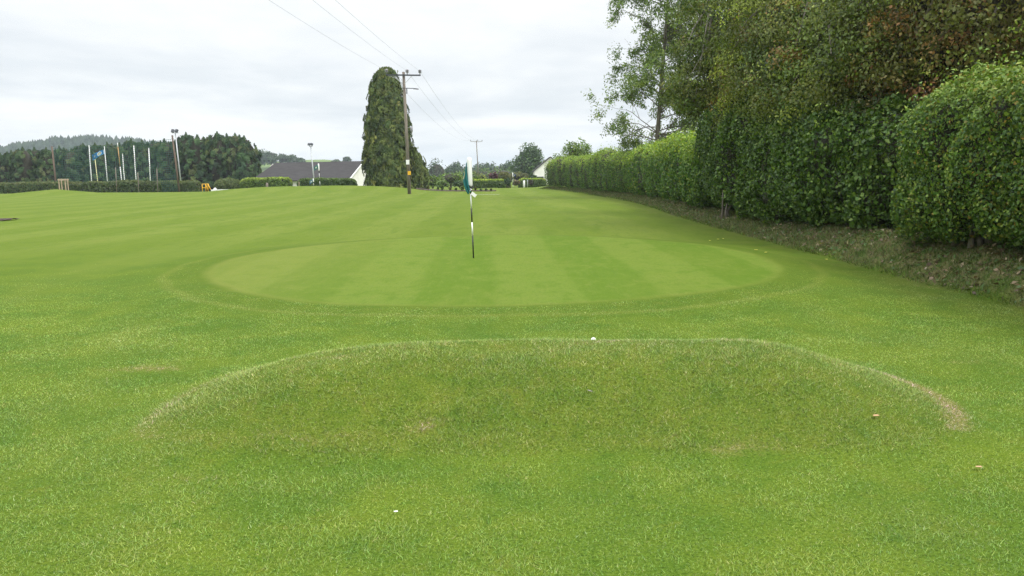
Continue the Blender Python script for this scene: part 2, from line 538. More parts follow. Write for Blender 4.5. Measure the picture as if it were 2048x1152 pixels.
def masks(x, y):
    P = np.stack([x, y, 0 * x], -1)
    r = mound_r(x, y)
    rough = (1 - sst(r, 0.88, 0.97)) * sst(MC[1] + 0.75 - y, -0.2, 0.5)
    wob = 0.05 * vnoise(P, 1.3, 21)
    w = np.zeros_like(x)
    rr = r + wob
    ang = (x - MC[0]) / MR[0]
    # scalped rim of the mound, strongest at its two shoulders
    rim = np.exp(-((rr - 0.90) / 0.055) ** 2)
    w += rim * sst(ang, 0.62, 0.9) * 0.66 * (y > MC[1] - 1.0)
    w += rim * sst(-ang, 0.66, 0.9) * 0.40 * (y > MC[1] - 1.0)
    crest = np.exp(-((y - (MC[1] + 0.22) + 0.10 * np.abs(ang)) / 0.16) ** 2) * (1 - sst(np.abs(ang), 0.75, 1.0))
    w += crest * (0.05 + 0.22 * np.clip(vnoise(P, 0.9, 31), 0, 1))
    for px, py, rx, ry, k in ((300, 742, 0.34, 0.16, 0.55), (860, 884, 0.12, 0.07, 0.6), (1470, 905, 0.25, 0.09, 0.55), (590, 900, 0.45, 0.1, 0.35),
                              (360, 870, 0.25, 0.1, 0.35), (1925, 722, 0.25, 0.12, 0.4), (1480, 697, 0.3, 0.12, 0.5), (660, 735, 0.2, 0.12, 0.35), (1210, 706, 0.15, 0.08, 0.4)):
        g = gp(px, py, 0.0 if py > 880 or px < 310 or px > 1900 else 0.25)
        q = np.hypot((x - g[0] + 0.1 * vnoise(P, 4, 3)) / rx, (y - g[1] + 0.06 * vnoise(P, 5, 4)) / ry)
        w += k * np.exp(-q ** 2)
    d = x - (hx(y) - 0.85) + 0.14 * vnoise(P, 0.8, 41) + 0.08 * vnoise(P, 3.1, 42)
    bank = sst(d, -0.12, 0.22) * (y < 101)
    return np.clip(w, 0, 1), np.clip(rough, 0, 1), bank


def tree_shade_mask(x, y):  # lawn strip along the bank where tree shade goes into the grass colour
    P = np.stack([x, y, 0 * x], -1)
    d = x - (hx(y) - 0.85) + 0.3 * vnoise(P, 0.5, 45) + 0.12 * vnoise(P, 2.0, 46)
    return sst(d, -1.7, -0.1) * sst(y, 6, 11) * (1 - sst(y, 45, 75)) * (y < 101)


gw, gr, gb = masks(GX.ravel(), GY.ravel())
gt = tree_shade_mask(GX.ravel(), GY.ravel())
ny, nx = GX.shape
idx = np.arange(nx * ny).reshape(ny, nx)
quads = np.stack([idx[:-1, :-1], idx[:-1, 1:], idx[1:, 1:], idx[1:, :-1]], -1).reshape(-1, 4)
GV = np.stack([GX, GY, GZ], -1).reshape(-1, 3)
fc = GV[quads].mean(1)
in_green = np.hypot((fc[:, 0] - GC[0]) / GR[0], (fc[:, 1] - GC[1]) / GR[1]) < 1.0
in_mound = mound_r(fc[:, 0], fc[:, 1]) < 0.98
in_bank = (gb[quads].mean(1) > 0.5) & (fc[:, 0] < hx(fc[:, 1]) + 4) & (fc[:, 1] < 101)
sel = np.where(in_mound, 2, np.where(in_green, 1, np.where(in_bank, 3, 0)))
for k, (nm, lb) in enumerate((('lawn', None), ('putting_green', None), ('grass_mound', None), ('grass_bank', None))):
    q = quads[sel == k]
    used, inv = np.unique(q, return_inverse=True)
    o = mk(nm, GV[used], inv.reshape(-1, 4), M_LAWN, smooth=True, attrs={'wear': gw[used], 'rough': gr[used], 'bank': gb[used], 'thin': gt[used]})  # 'thin' carries the painted tree shade
    o.data.normals_split_custom_set_from_vertices(GN[used].tolist())
    o['kind'] = 'structure'


def gz(x, y):
    return hgt(np.atleast_1d(np.asarray(x, float)), np.atleast_1d(np.asarray(y, float)))


def ground(px, py, it=12):
    """the point of the ground seen at a pixel"""
    z = 0.0
    for _ in range(it):
        g = gp(px, py, z)
        z = 0.5 * z + 0.5 * float(gz(g[0], g[1])[0])
    return np.array([g[0], g[1], float(gz(g[0], g[1])[0])])


# ------------------------------------------------------------------ grass blades (close turf, nobody could count it)
rng = np.random.default_rng(7)


def blades(name, n, ysel, hmin, hmax, wbase, label, xlim=None, tint=None, seed=1, lean=0.55):
    rg = np.random.default_rng(seed)
    y = ysel(rg, n)
    half = 0.70 * y + 0.5
    x = rg.uniform(-1, 1, n) * half
    if xlim is not None:
        x, y = xlim(rg, n)
    ok = x < hx(y) + 1.0
    if xlim is None:
        ok &= rg.random(len(y)) > sst(y, 6.5, 15.5)
        ok &= np.hypot((x - GC[0]) / GR[0], (y - GC[1]) / GR[1]) > 1.02
    x, y = x[ok], y[ok]
    n = len(x)
    z = gz(x, y) - 0.004
    w, r, b = masks(x, y)
    P = np.stack([x, y, z], -1)
    pat = vnoise(P * [1, 1, 0], 3.0, 77)
    h = rg.uniform(hmin, hmax, n) * (1 if xlim is not None else 1 - 0.6 * sst(y, 6, 15)) * (1 + 0.35 * pat) * (1 + 0.45 * r) * (1 - 0.35 * w)
    wd = wbase * (0.35 + 0.11 * y) * rg.uniform(0.7, 1.3, n)
    az = rg.uniform(0, 2 * np.pi, n)
    ln = h * np.abs(rg.normal(0, lean, n)) * 1.3
    laz = az + rg.uniform(-1, 1, n) + 1.5
    S = np.stack([np.cos(az), np.sin(az), 0 * az], -1) * (wd / 2)[:, None]
    tip = P + np.stack([np.cos(laz) * ln, np.sin(laz) * ln, h], -1)
    V = np.stack([P - S, P + S, tip], 1).reshape(-1, 3)
    F = np.arange(3 * n).reshape(n, 3)
    c = np.ones((n, 3)) * (2.95 + 0.3 * sst(y, 4, 10))[:, None] * np.array([1.05, 0.98, 2.1]) * rg.uniform(0.66, 1.34, n)[:, None]
    c[:, 0] *= rg.uniform(0.85, 1.2, n)
    dry = rg.random(n) < 0.05 + 0.25 * w + 0.06 * r
    c[dry] *= np.array([1.55, 1.2, 2.2])
    if tint is not None:
        c = tint(rg, n, c)
    c = np.repeat(c[:, None], 3, 1)
    c[:, :2] *= 0.9
    o = mk(name, V, F, M_BLADE, col=c.reshape(-1, 3), attrs={'wear': np.repeat(w, 3), 'rough': np.repeat(r, 3), 'bank': np.repeat(b, 3), 'thin': np.repeat(tree_shade_mask(x, y), 3)})  # blades take the same painted shade strip through 'thin'
    tag(o, label, 'grass', kind='stuff')
    return o


def ypow(a, b, p):
    return lambda rg, n: (a ** p + rg.random(n) * (b ** p - a ** p)) ** (1 / p)


blades('turf_grass', 800000, ypow(1.9, 15.5, 0.75), 0.008, 0.018, 0.0058, 'short green mown turf blades in the foreground lawn', seed=3, lean=1.0)


def bank_xy(rg, n):
    y = ypow(6, 98, 0.35)(rg, n)
    return hx(y) - 0.9 + rg.random(n) ** 0.9 * 1.2, y


def bank_tint(rg, n, c):
    c = 0.42 * c * rg.uniform(0.7, 1.4, n)[:, None]
    gsel = rg.random(n) < 0.4
    c[gsel] *= [0.7, 1.1, 0.6]
    return c * [1.0, 1.0, 0.55]


blades('bank_grass', 75000, ypow(6, 60, 0.4), 0.03, 0.10, 0.0065, 'dry straw coloured grass on the bank under the right hedges', xlim=bank_xy, tint=bank_tint, seed=5, lean=1.0)


# ------------------------------------------------------------------ foliage helpers
def leaves(P, N, L, W, tilt, droop, col, rg, fold=0.18, spread=1.0):
    n = len(P)
    N = nrm(N + tilt * rg.normal(size=(n, 3)))
    T = rg.normal(size=(n, 3)) * spread
    T[:, 2] -= droop
    T = nrm(T - (T * N).sum(1, keepdims=True) * N)
    S = np.cross(N, T)
    sz = rg.uniform(0.55, 1.4, n)
    L = (L * sz * rg.uniform(0.85, 1.15, n))[:, None]
    W = (W * sz * rg.uniform(0.8, 1.2, n))[:, None]
    up = N * W * fold
    V = np.stack([P - T * L * 0.5, P + S * W * 0.5 - T * L * 0.08 + up, P + T * L * 0.5, P - S * W * 0.5 - T * L * 0.08 + up], 1)
    return V.reshape(-1, 3), np.arange(4 * n).reshape(n, 4), np.repeat(col, 4, 0)


def palette(rg, n, cols, wts, jit=0.18):
    c = 1.45 * np.array(cols)[rg.choice(len(cols), n, p=np.array(wts) / np.sum(wts))]
    return np.clip(c * rg.uniform(1 - jit, 1 + jit, (n, 1)) * rg.uniform(0.93, 1.07, (n, 3)), 0, 1)


def hedge(name, label, cat, path, width, height, zb, n, L, W, mat, cols, wts, topcols=None, seed=1, amp=0.15, power=5.0, fs=1.0,
          depth=0.18, bottom=0.0, endr=0.6, offs=0.0, hvar=0.12, topstart=0.75, tilt=0.7, droop=0.35, group=None, densw=None, colfn=None, gap=0.0, vs_=0.45, shoots=0.0, bright=1.0):
    """clipped hedge along a path of (x, y): leaf shell over a twiggy inside"""
    rg = np.random.default_rng(seed)
    path = np.asarray(path, float)
    seg = np.linalg.norm(np.diff(path, axis=0), axis=1)
    cum = np.concatenate([[0], np.cumsum(seg)])
    Ltot = cum[-1]
    hf = height if callable(height) else (lambda s: np.full_like(s, height))
    wf = width if callable(width) else (lambda s: np.full_like(s, width))
    th = np.linspace(-0.5 * np.pi, 1.5 * np.pi, 16001)

    def prof(th):
        return np.sign(np.cos(th)) * np.abs(np.cos(th)) ** (2 / power), np.sign(np.sin(th)) * np.abs(np.sin(th)) ** (2 / power)

    h0, w0 = float(np.mean(hf(np.array([Ltot / 2])))), float(np.mean(wf(np.array([Ltot / 2]))))
    a, b = prof(th)
    al = np.concatenate([[0], np.cumsum(np.hypot(np.diff(a) * w0 / 2, np.diff(b) * h0 / 2))])

    def place(s, thv, sh):
        c, d = prof(thv)
        x = np.interp(s, cum, path[:, 0])
        y = np.interp(s, cum, path[:, 1])
        tx = np.interp(s + 0.3, cum, path[:, 0]) - np.interp(s - 0.3, cum, path[:, 0])
        ty = np.interp(s + 0.3, cum, path[:, 1]) - np.interp(s - 0.3, cum, path[:, 1])
        tl = np.maximum(np.hypot(tx, ty), 1e-6)
        nx_, ny_ = ty / tl, -tx / tl                     # right hand side of the path
        e = np.minimum(s, Ltot - s)
        ef = np.sqrt(np.clip(1 - (1 - np.clip(e / endr, 0, 1)) ** 2, 0.0, 1)) * 0.9 + 0.1
        Q = np.stack([x, y, 0 * x], -1)
        hh = hf(s) * (1 + hvar * vnoise(Q, 0.45, seed + 3)) * (0.55 + 0.45 * ef)
        ww = wf(s) * (0.35 + 0.65 * ef) / 2
        o_, z_ = c * ww, hh / 2 + d * hh / 2
        zg = zb(x, y) if callable(zb) else zb
        Pn = np.stack([x + nx_ * o_, y + ny_ * o_, zg + z_], -1)
        sg = lambda v: np.sign(v) * np.abs(v) ** (power - 1)
        nn = nrm(np.stack([nx_ * sg(c) / ww, ny_ * sg(c) / ww, sg(d) / (hh / 2)], -1))
        dsp = amp * (1.2 * fbm(Pn * [1, 1, vs_], 0.75 * fs, seed + 11) + 0.45 * vnoise(Pn, 2.6 * fs, seed + 12))
        return Pn + nn * (dsp - sh)[:, None], nn, z_ / np.maximum(hh, 0.1), dsp

    s = rg.random(n) * Ltot if densw is None else densw(rg, n) * Ltot
    u = rg.random(n) * al[-1]
    thv = np.interp(u, al, th)
    ok = rg.random(n) < np.where(np.sin(thv) < -0.985, 0.15, 1.0)
    s, thv = s[ok], thv[ok]
    sh = rg.exponential(depth * 0.5, len(s)) - depth * 0.25
    if shoots:
        kk = (rg.random(len(s)) < 0.10) & (np.sin(thv) > 0.35)
        sh[kk] -= rg.exponential(shoots, kk.sum())
    Pn, nn, zf, dsp = place(s, thv, sh)
    c = palette(rg, len(s), cols, wts)
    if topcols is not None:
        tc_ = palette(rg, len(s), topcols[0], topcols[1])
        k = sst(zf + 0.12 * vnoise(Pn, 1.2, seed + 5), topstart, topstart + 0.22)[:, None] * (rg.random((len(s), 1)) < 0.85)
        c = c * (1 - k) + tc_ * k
    pt = (1 + 0.22 * fbm(Pn * [1, 1, 0.6], 0.6, seed + 8))[:, None]
    c = np.clip(c * pt * bright, 0, 1)
    if colfn:
        c = colfn(rg, Pn, c)
    keep = np.ones(len(s), bool)
    if bottom > 0:
        keep &= Pn[:, 2] > (zb(Pn[:, 0], Pn[:, 1]) if callable(zb) else zb) + bottom * (0.5 + 0.5 * vnoise(Pn * [1, 1, 0], 1.1, seed + 6)) + 0.02
    if gap > 0:
        keep &= fbm(Pn * [1, 1, 0.7], 1.1, seed + 19) > -1 + gap
    root = thing(name, label, cat, (path[0, 0], path[0, 1], float(zb(path[0, 0], path[0, 1])[0]) if callable(zb) else zb), group)
    V, F, CC = leaves(Pn[keep], nn[keep], L, W, tilt, droop, c[keep], rg)
    mk('foliage', V, F, mat, root, col=CC)
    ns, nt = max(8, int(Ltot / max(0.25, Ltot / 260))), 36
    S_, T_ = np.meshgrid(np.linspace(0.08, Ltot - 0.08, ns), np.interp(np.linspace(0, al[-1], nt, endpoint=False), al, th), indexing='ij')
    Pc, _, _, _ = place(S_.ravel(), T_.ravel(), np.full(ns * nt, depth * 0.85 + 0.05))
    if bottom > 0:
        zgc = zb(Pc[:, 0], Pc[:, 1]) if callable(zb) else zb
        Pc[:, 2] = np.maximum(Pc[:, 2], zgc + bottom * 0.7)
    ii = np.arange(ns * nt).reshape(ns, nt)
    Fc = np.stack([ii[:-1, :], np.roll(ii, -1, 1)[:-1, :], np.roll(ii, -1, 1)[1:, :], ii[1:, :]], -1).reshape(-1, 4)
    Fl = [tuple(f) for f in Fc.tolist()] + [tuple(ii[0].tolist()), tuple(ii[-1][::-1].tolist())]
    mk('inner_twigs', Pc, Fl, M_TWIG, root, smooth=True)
    return root


def clumps(C, N, rad, per, L, W, cols_per, rg, flat=0.55, tilt=0.6, droop=0.6, out=0.5):
    """leaf clumps: gaussian puffs at C, one colour family per clump"""
    n = len(C)
    per = np.full(n, per) if np.isscalar(per) else per
    k = np.repeat(np.arange(n), per)
    r_ = np.full(n, rad) if np.isscalar(rad) else rad
    off = rg.normal(size=(len(k), 3)) * [1, 1, flat]
    off *= (r_[k] * rg.uniform(0.25, 1.0, len(k)) ** 0.6 / np.maximum(np.linalg.norm(off, axis=1), 0.3))[:, None]
    off[:, 2] -= droop * 0.35 * (off[:, :2] ** 2).sum(1) / r_[k]
    Pn = C[k] + off
    nn = nrm(N[k] * out + off / r_[k][:, None] + [0, 0, 0.5])
    return leaves(Pn, nn, L, W, tilt, droop, np.clip(cols_per[k] * rg.uniform(0.75, 1.25, (len(k), 1)), 0, 1), rg)


def blob(C, rad, amp, seed, nu=28, nv=16, fs=0.6):
    u, v = np.meshgrid(np.linspace(0, 2 * np.pi, nu, endpoint=False), np.linspace(-0.5 * np.pi, 0.5 * np.pi, nv), indexing='ij')
    D = np.stack([np.cos(v) * np.cos(u), np.cos(v) * np.sin(u), np.sin(v)], -1).reshape(-1, 3)
    Pn = np.array(C) + D * np.array(rad)
    Pn = Pn + D * (amp * fbm(Pn, fs, seed))[:, None]
    ii = np.arange(nu * nv).reshape(nu, nv)
    F = np.stack([ii[:, :-1], np.roll(ii, -1, 0)[:, :-1], np.roll(ii, -1, 0)[:, 1:], ii[:, 1:]], -1).reshape(-1, 4)
    return Pn, F


def grow(rg, p, d, length, rad, level, tubes, tips, up=0.12, nch=(3, 5), spread=0.9, ratio=0.62, droop=0.0, steps=6, sides=6):
    pts, dd = [np.array(p, float)], np.array(d, float)
    for k in range(steps):
        dd = nrm(dd + rg.normal(size=3) * 0.10 + np.array([0, 0, up - droop * k / steps]))
        pts.append(pts[-1] + dd * length / steps)
    pts = np.array(pts)
    rr = np.linspace(rad, max(rad * 0.35, 0.006), len(pts))
    tubes.append((pts, rr, sides))
    if level == 0:
        for k in range(2, len(pts)):
            tips.append((pts[k], dd))
        return
    for _ in range(int(rg.integers(nch[0], nch[1] + 1))):
        f = rg.uniform(0.3, 1.0)
        q = np.array([np.interp(f, np.linspace(0, 1, len(pts)), pts[:, i]) for i in range(3)])
        side = rg.normal(size=3)
        side -= side.dot(dd) * dd
        cd = nrm(dd * 0.7 + nrm(side) * spread)
        grow(rg, q, cd, length * ratio * rg.uniform(0.75, 1.15), np.interp(f, [0, 1], [rad, rad * 0.35]) * 0.62, level - 1, tubes, tips, up, nch, spread, ratio, droop, max(4, steps - 1), max(4, sides - 1))
    tips.append((pts[-1], dd))


def tubes_mesh(tubes):
    b = MB()
    for p, r_, n in tubes:
        b.tube(p, r_, n)
    return b


def zfun(x, y):
    return gz(x, y)


# ------------------------------------------------------------------ the right side: hedges and trees
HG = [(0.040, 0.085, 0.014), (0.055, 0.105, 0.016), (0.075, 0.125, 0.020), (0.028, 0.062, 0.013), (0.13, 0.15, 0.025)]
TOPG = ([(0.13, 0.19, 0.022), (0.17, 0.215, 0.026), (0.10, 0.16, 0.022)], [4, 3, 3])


def near_first(rg, n):
    return rg.random(n) ** 1.8


pl = HEDGE[6:].copy()
pl[:, 0] += 0.72
pl[0] = (7.8, 28.6)
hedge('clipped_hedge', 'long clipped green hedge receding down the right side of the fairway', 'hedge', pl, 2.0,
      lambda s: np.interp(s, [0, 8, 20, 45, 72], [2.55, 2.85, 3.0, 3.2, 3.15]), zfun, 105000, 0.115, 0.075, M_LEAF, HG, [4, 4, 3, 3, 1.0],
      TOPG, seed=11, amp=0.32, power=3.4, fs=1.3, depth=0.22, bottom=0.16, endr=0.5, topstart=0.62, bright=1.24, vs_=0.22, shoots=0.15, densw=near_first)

# bush-like fresh growth on the far side of the hedge top is part of the same hedge; the near hedge is its own plant
NH = [(7.65, 4.0), (7.6, 8.0), (7.55, 10.5), (7.5, 13.3)]


def near_col(rg, P, c):
    k = rg.random(len(P))
    c[k < 0.05] = np.array([0.20, 0.20, 0.03]) * rg.uniform(0.7, 1.2, ((k < 0.05).sum(), 1))
    c[(k > 0.05) & (k < 0.062)] = [0.30, 0.20, 0.03]
    return c


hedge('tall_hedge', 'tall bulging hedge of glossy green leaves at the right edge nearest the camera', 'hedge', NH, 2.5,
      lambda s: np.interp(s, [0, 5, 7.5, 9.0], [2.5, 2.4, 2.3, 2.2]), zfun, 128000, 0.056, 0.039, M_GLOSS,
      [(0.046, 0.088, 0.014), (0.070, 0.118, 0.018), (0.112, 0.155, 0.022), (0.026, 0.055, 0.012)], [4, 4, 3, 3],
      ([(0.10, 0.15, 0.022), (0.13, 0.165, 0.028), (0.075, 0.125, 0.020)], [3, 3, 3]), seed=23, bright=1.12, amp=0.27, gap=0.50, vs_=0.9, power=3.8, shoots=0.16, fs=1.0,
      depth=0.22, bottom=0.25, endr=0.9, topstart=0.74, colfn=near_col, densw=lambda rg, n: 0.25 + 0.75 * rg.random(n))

IV = [(8.1, 14.6), (7.95, 17), (7.95, 20), (8.0, 24), (8.05, 27.5), (8.1, 30.2)]
hedge('ivy_thicket', 'dark green ivy thicket beneath the overhanging brownish trees', 'thicket', IV, 2.7,
      lambda s: np.interp(s, [0, 3, 8, 12, 16], [2.2, 2.45, 2.85, 3.5, 3.2]), zfun, 105000, 0.088, 0.068, M_GLOSS,
      [(0.032, 0.062, 0.010), (0.046, 0.085, 0.012), (0.075, 0.115, 0.016), (0.020, 0.042, 0.009)], [4, 4, 3, 3],
      None, seed=31, amp=0.45, power=3.4, fs=0.9, gap=0.50, depth=0.26, bottom=0.12, bright=1.25, endr=1.4, tilt=0.9, vs_=0.8)
# the foot of an old ivy trunk shows between thicket and bank
for px, py in ((1452, 436), (1922, 492), (1962, 490)):
    g = ground(px, py)
    b = MB()
    for q in range(3):
        a0 = rng.uniform(-0.16, 0.16, 3)
        k = (q - 1) * 0.11
        b.tube([g + [k, a0[1] * 0.4, -0.05], g + [k + a0[0] * 0.3, a0[1] * 0.5, 0.2], g + [k * 1.4 + 0.05, a0[2] * 0.6, 0.5], g + [k * 1.8 + 0.1, a0[2], 0.9]], [0.05, 0.033, 0.027, 0.02], 7)
    lb = 'short grey bare stem at the foot of the ivy thicket' if px < 1500 else ('left of two grey stems under the tall near hedge' if px == 1922 else 'right of two grey stems under the tall near hedge')
    o = b.build('bare_stem', M_BARK, origin=g, smooth=True)
    tag(o, lb, 'stem', 'bare stems at the hedge foot')


def clump_tree(name, label, base, trunk_pts, trunk_r, ells, nclump, per, L, W, cols, wts, seed, rad=0.45, cores=(), limbs=10, mat=None,
               bark=None, droop=0.7, hang=0.0, zmin=None, group=None, colfn=None, shell=0.62, cat='tree', flat=0.5):
    rg = np.random.default_rng(seed)
    root = thing(name, label, cat, base, group)
    wt_ = np.array([e[1][0] * e[1][1] + e[1][1] * e[1][2] for e in ells])
    k = rg.choice(len(ells), nclump, p=wt_ / wt_.sum())
    D = nrm(rg.normal(size=(nclump, 3)))
    rr = rg.uniform(shell, 1.0, nclump) ** 0.7
    E = np.array([e[0] for e in ells])[k]
    Rr = np.array([e[1] for e in ells])[k]
    lump = 1 + 0.22 * fbm(E + D * Rr, 0.55, seed + 2)
    Cc = E + D * Rr * (rr * lump)[:, None]
    Cc[:, 2] -= hang * rg.random(nclump) * (D[:, 2] < 0.3)
    if zmin is not None:
        Cc = Cc[Cc[:, 2] > zmin]
        D = D[:len(Cc)]
        D = nrm(Cc - np.mean([e[0] for e in ells], 0))
    cc = palette(rg, len(Cc), cols, wts, 0.2) * rg.uniform(0.75, 2.1, (len(Cc), 1))
    cc *= (1 + 0.30 * fbm(Cc, 0.5, seed + 4))[:, None]
    if colfn:
        cc = colfn(rg, Cc, cc)
    V, F, CC = clumps(Cc, D, rad * rg.uniform(0.7, 1.3, len(Cc)), per, L, W, cc, rg, droop=droop, flat=flat, tilt=0.5)
    b = MB()
    tp = np.asarray(trunk_pts, float)
    b.tube(tp, np.linspace(trunk_r, trunk_r * 0.35, len(tp)), 10)
    for i in rg.choice(len(Cc), min(limbs, len(Cc)), replace=False):
        f = rg.uniform(0.45, 0.95)
        s0 = np.array([np.interp(f, np.linspace(0, 1, len(tp)), tp[:, q]) for q in range(3)])
        mid = (s0 + Cc[i]) / 2 + [0, 0, 0.25 * rg.random()] + rg.normal(size=3) * 0.1
        b.tube([s0, mid, Cc[i]], [trunk_r * 0.28, trunk_r * 0.16, 0.012], 6)
    b.build('trunk', bark or M_BARK, root, smooth=True)
    cr = mk('crown', V, F, mat or M_LEAF, root, col=CC)
    if cores:
        vv, ff, o = [], [], 0
        for c, r_ in cores:
            Pn, Fq = blob(c, r_, 0.25 * min(r_), seed + 6)
            vv.append(Pn)
            ff.append(Fq + o)
            o += len(Pn)
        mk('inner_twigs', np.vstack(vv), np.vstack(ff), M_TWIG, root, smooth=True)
    return root


OL = [(0.064, 0.080, 0.014), (0.084, 0.094, 0.017), (0.048, 0.066, 0.012), (0.115, 0.075, 0.022), (0.125, 0.155, 0.024), (0.036, 0.056, 0.012)]
# copper beech behind the ivy: three neighbouring trees
clump_tree('beech_tree', 'pale trunked tree with drooping olive brown boughs beside the ash', (7.75, 31.5, 0.3),
           [(7.75, 31.5, 0.2), (7.75, 31.5, 3), (7.7, 31.3, 6), (7.8, 31, 10)], 0.17,
           [((8.3, 30.8, 8.6), (1.9, 2.4, 4.2)), ((7.15, 30.5, 5.2), (1.25, 1.6, 1.5)), ((8.9, 29.5, 6.2), (1.8, 2.2, 2.6))], 720, 75, 0.10, 0.062,
           OL, [4, 4, 3, 0.8, 0.8, 3], 41, rad=0.50, limbs=60, bark=M_PALEBARK, droop=0.9, hang=0.5, zmin=3.7, shell=0.35)


def bright_spray(rg, P, c):
    k = rg.random(len(P)) < 0.05
    c[k] = np.array([0.13, 0.16, 0.025])
    return c


clump_tree('beech_tree', 'broad olive brown leaved tree above the middle of the ivy thicket', (8.9, 23.0, 0.4),
           [(8.9, 23, 0.3), (8.9, 23, 3), (8.7, 22.8, 6), (8.8, 22.5, 10)], 0.24,
           [((8.1, 22.8, 6.6), (2.2, 3.7, 3.8)), ((8.0, 25.0, 4.9), (1.35, 2.2, 1.9)), ((7.45, 20.0, 4.5), (1.45, 2.5, 1.9)), ((7.6, 17.6, 4.6), (1.2, 1.6, 1.5)), ((8.0, 26.0, 3.9), (1.1, 1.7, 1.1))], 1120, 118, 0.074, 0.044,
           OL, [4, 4, 4, 0.9, 1.2, 3], 43, rad=0.56, cores=[((8.9, 22.8, 6.4), (1.5, 3.0, 3.0)), ((8.6, 20, 4.4), (1.0, 3.0, 1.5))], limbs=80, droop=1.0, hang=0.8, zmin=2.5, shell=0.5, colfn=bright_spray, flat=0.38)
CO = [(0.125, 0.065, 0.022), (0.085, 0.070, 0.018), (0.060, 0.066, 0.014), (0.100, 0.130, 0.022), (0.042, 0.046, 0.013)]
clump_tree('copper_beech_tree', 'rusty brown leaved tree rising behind the tall near hedge', (10.2, 16.5, 0.5),
           [(10.2, 16.5, 0.3), (10.2, 16.5, 3), (10.0, 16.3, 6), (10.2, 16, 9)], 0.22,
           [((9.4, 16.2, 5.6), (2.4, 2.9, 3.3)), ((8.4, 16.6, 4.1), (1.4, 1.8, 1.6)), ((11.2, 14.2, 5.0), (2.4, 2.4, 2.6))], 800, 90, 0.078, 0.05,
           CO, [2, 4, 4, 1.6, 3], 47, rad=0.50, flat=0.4, cores=[((9.9, 17.2, 5.0), (1.3, 1.5, 2.2))], limbs=45, droop=0.9, hang=0.5, zmin=2.6, shell=0.45)

# ash with feathery leaves, sky showing through
rg = np.random.default_rng(52)
AB = np.array([9.75, 54.0, 0.2])
root = thing('ash_tree', 'slender light green ash tree with open feathery branches above the long hedge', 'tree', AB)
tubes_, tips = [], []
AH = np.array([0, 3, 7, 12, 19.0])
tp = AB + np.stack([[0, 0.10, 0.35, 0.7, 1.1], [0, 0, 0, 0.1, 0.2], AH], -1)
tubes_.append((tp, np.array([0.17, 0.15, 0.13, 0.09, 0.03]), 9))
for k in range(100):
    f = rg.uniform(0.17, 0.98)
    q = np.array([np.interp(f * 19, AH, tp[:, i]) for i in range(3)])
    az = rg.uniform(0, 2 * np.pi)
    ln = rg.uniform(2.0, 3.9) * (1.0 if f < 0.75 else 0.7)
    d = nrm(np.array([math.cos(az), math.sin(az) * 0.9, rg.uniform(0.1, 0.7)]))
    grow(rg, q, d, ln, 0.042, 2, tubes_, tips, up=0.05, nch=(3, 4), spread=0.85, ratio=0.52, droop=0.18, steps=6, sides=4)
tubes_mesh(tubes_).build('trunk', M_BARK, root, smooth=True)
tp_ = np.array([a for a, _ in tips])
tp_ = tp_[(rg.random(len(tp_)) < 0.9) & (vnoise(tp_, 0.55, 9) > -0.45)]
cc = palette(rg, len(tp_), [(0.12, 0.17, 0.035), (0.085, 0.135, 0.028), (0.15, 0.20, 0.045), (0.07, 0.11, 0.024)], [4, 3, 2, 2])
V, F, CC = clumps(tp_, nrm(rg.normal(size=tp_.shape)), 0.42 * rg.uniform(0.6, 1.4, len(tp_)), 25, 0.19, 0.068, cc, rg, flat=0.8, droop=0.9)
mk('crown', V, F, M_LEAF, root, col=CC)

# dead leaves and weeds caught on the bank
rg = np.random.default_rng(66)
nL = 5200
yy = ypow(7, 45, 0.3)(rg, nL)
xx = hx(yy) - 0.85 + 1.15 * rg.random(nL) ** 0.7
P0 = np.stack([xx, yy, gz(xx, yy) + 0.035 * rg.random(nL) + 0.012], -1)
ok = vnoise(P0, 1.4, 12) + 0.6 * rg.random(nL) > 0.15
P0 = P0[ok]
cl_ = palette(rg, len(P0), [(0.12, 0.085, 0.045), (0.20, 0.15, 0.09), (0.07, 0.05, 0.03), (0.05, 0.09, 0.02), (0.26, 0.22, 0.14)], [2, 1, 3, 6, 0.5])
V, F, CC = leaves(P0, np.tile([-0.4, 0, 1.0], (len(P0), 1)), 0.075, 0.045, 0.6, 0.0, cl_, rg)
tag(mk('leaf_litter', V, F, M_LEAF, col=CC), 'brown dead leaves and small weeds scattered on the right bank', 'leaf litter', kind='stuff')

# ------------------------------------------------------------------ poles and wires
PB = ground(819, 388)


def insulator(b, p, s=1.0):
    z = np.array([0, 0.10, 0.13, 0.16, 0.19, 0.22, 0.25, 0.30, 0.34]) * s
    r_ = np.array([0.03, 0.03, 0.13, 0.05, 0.14, 0.05, 0.12, 0.09, 0.02]) * s
    b.tube([(p[0], p[1], p[2] + q) for q in z], r_, 10)


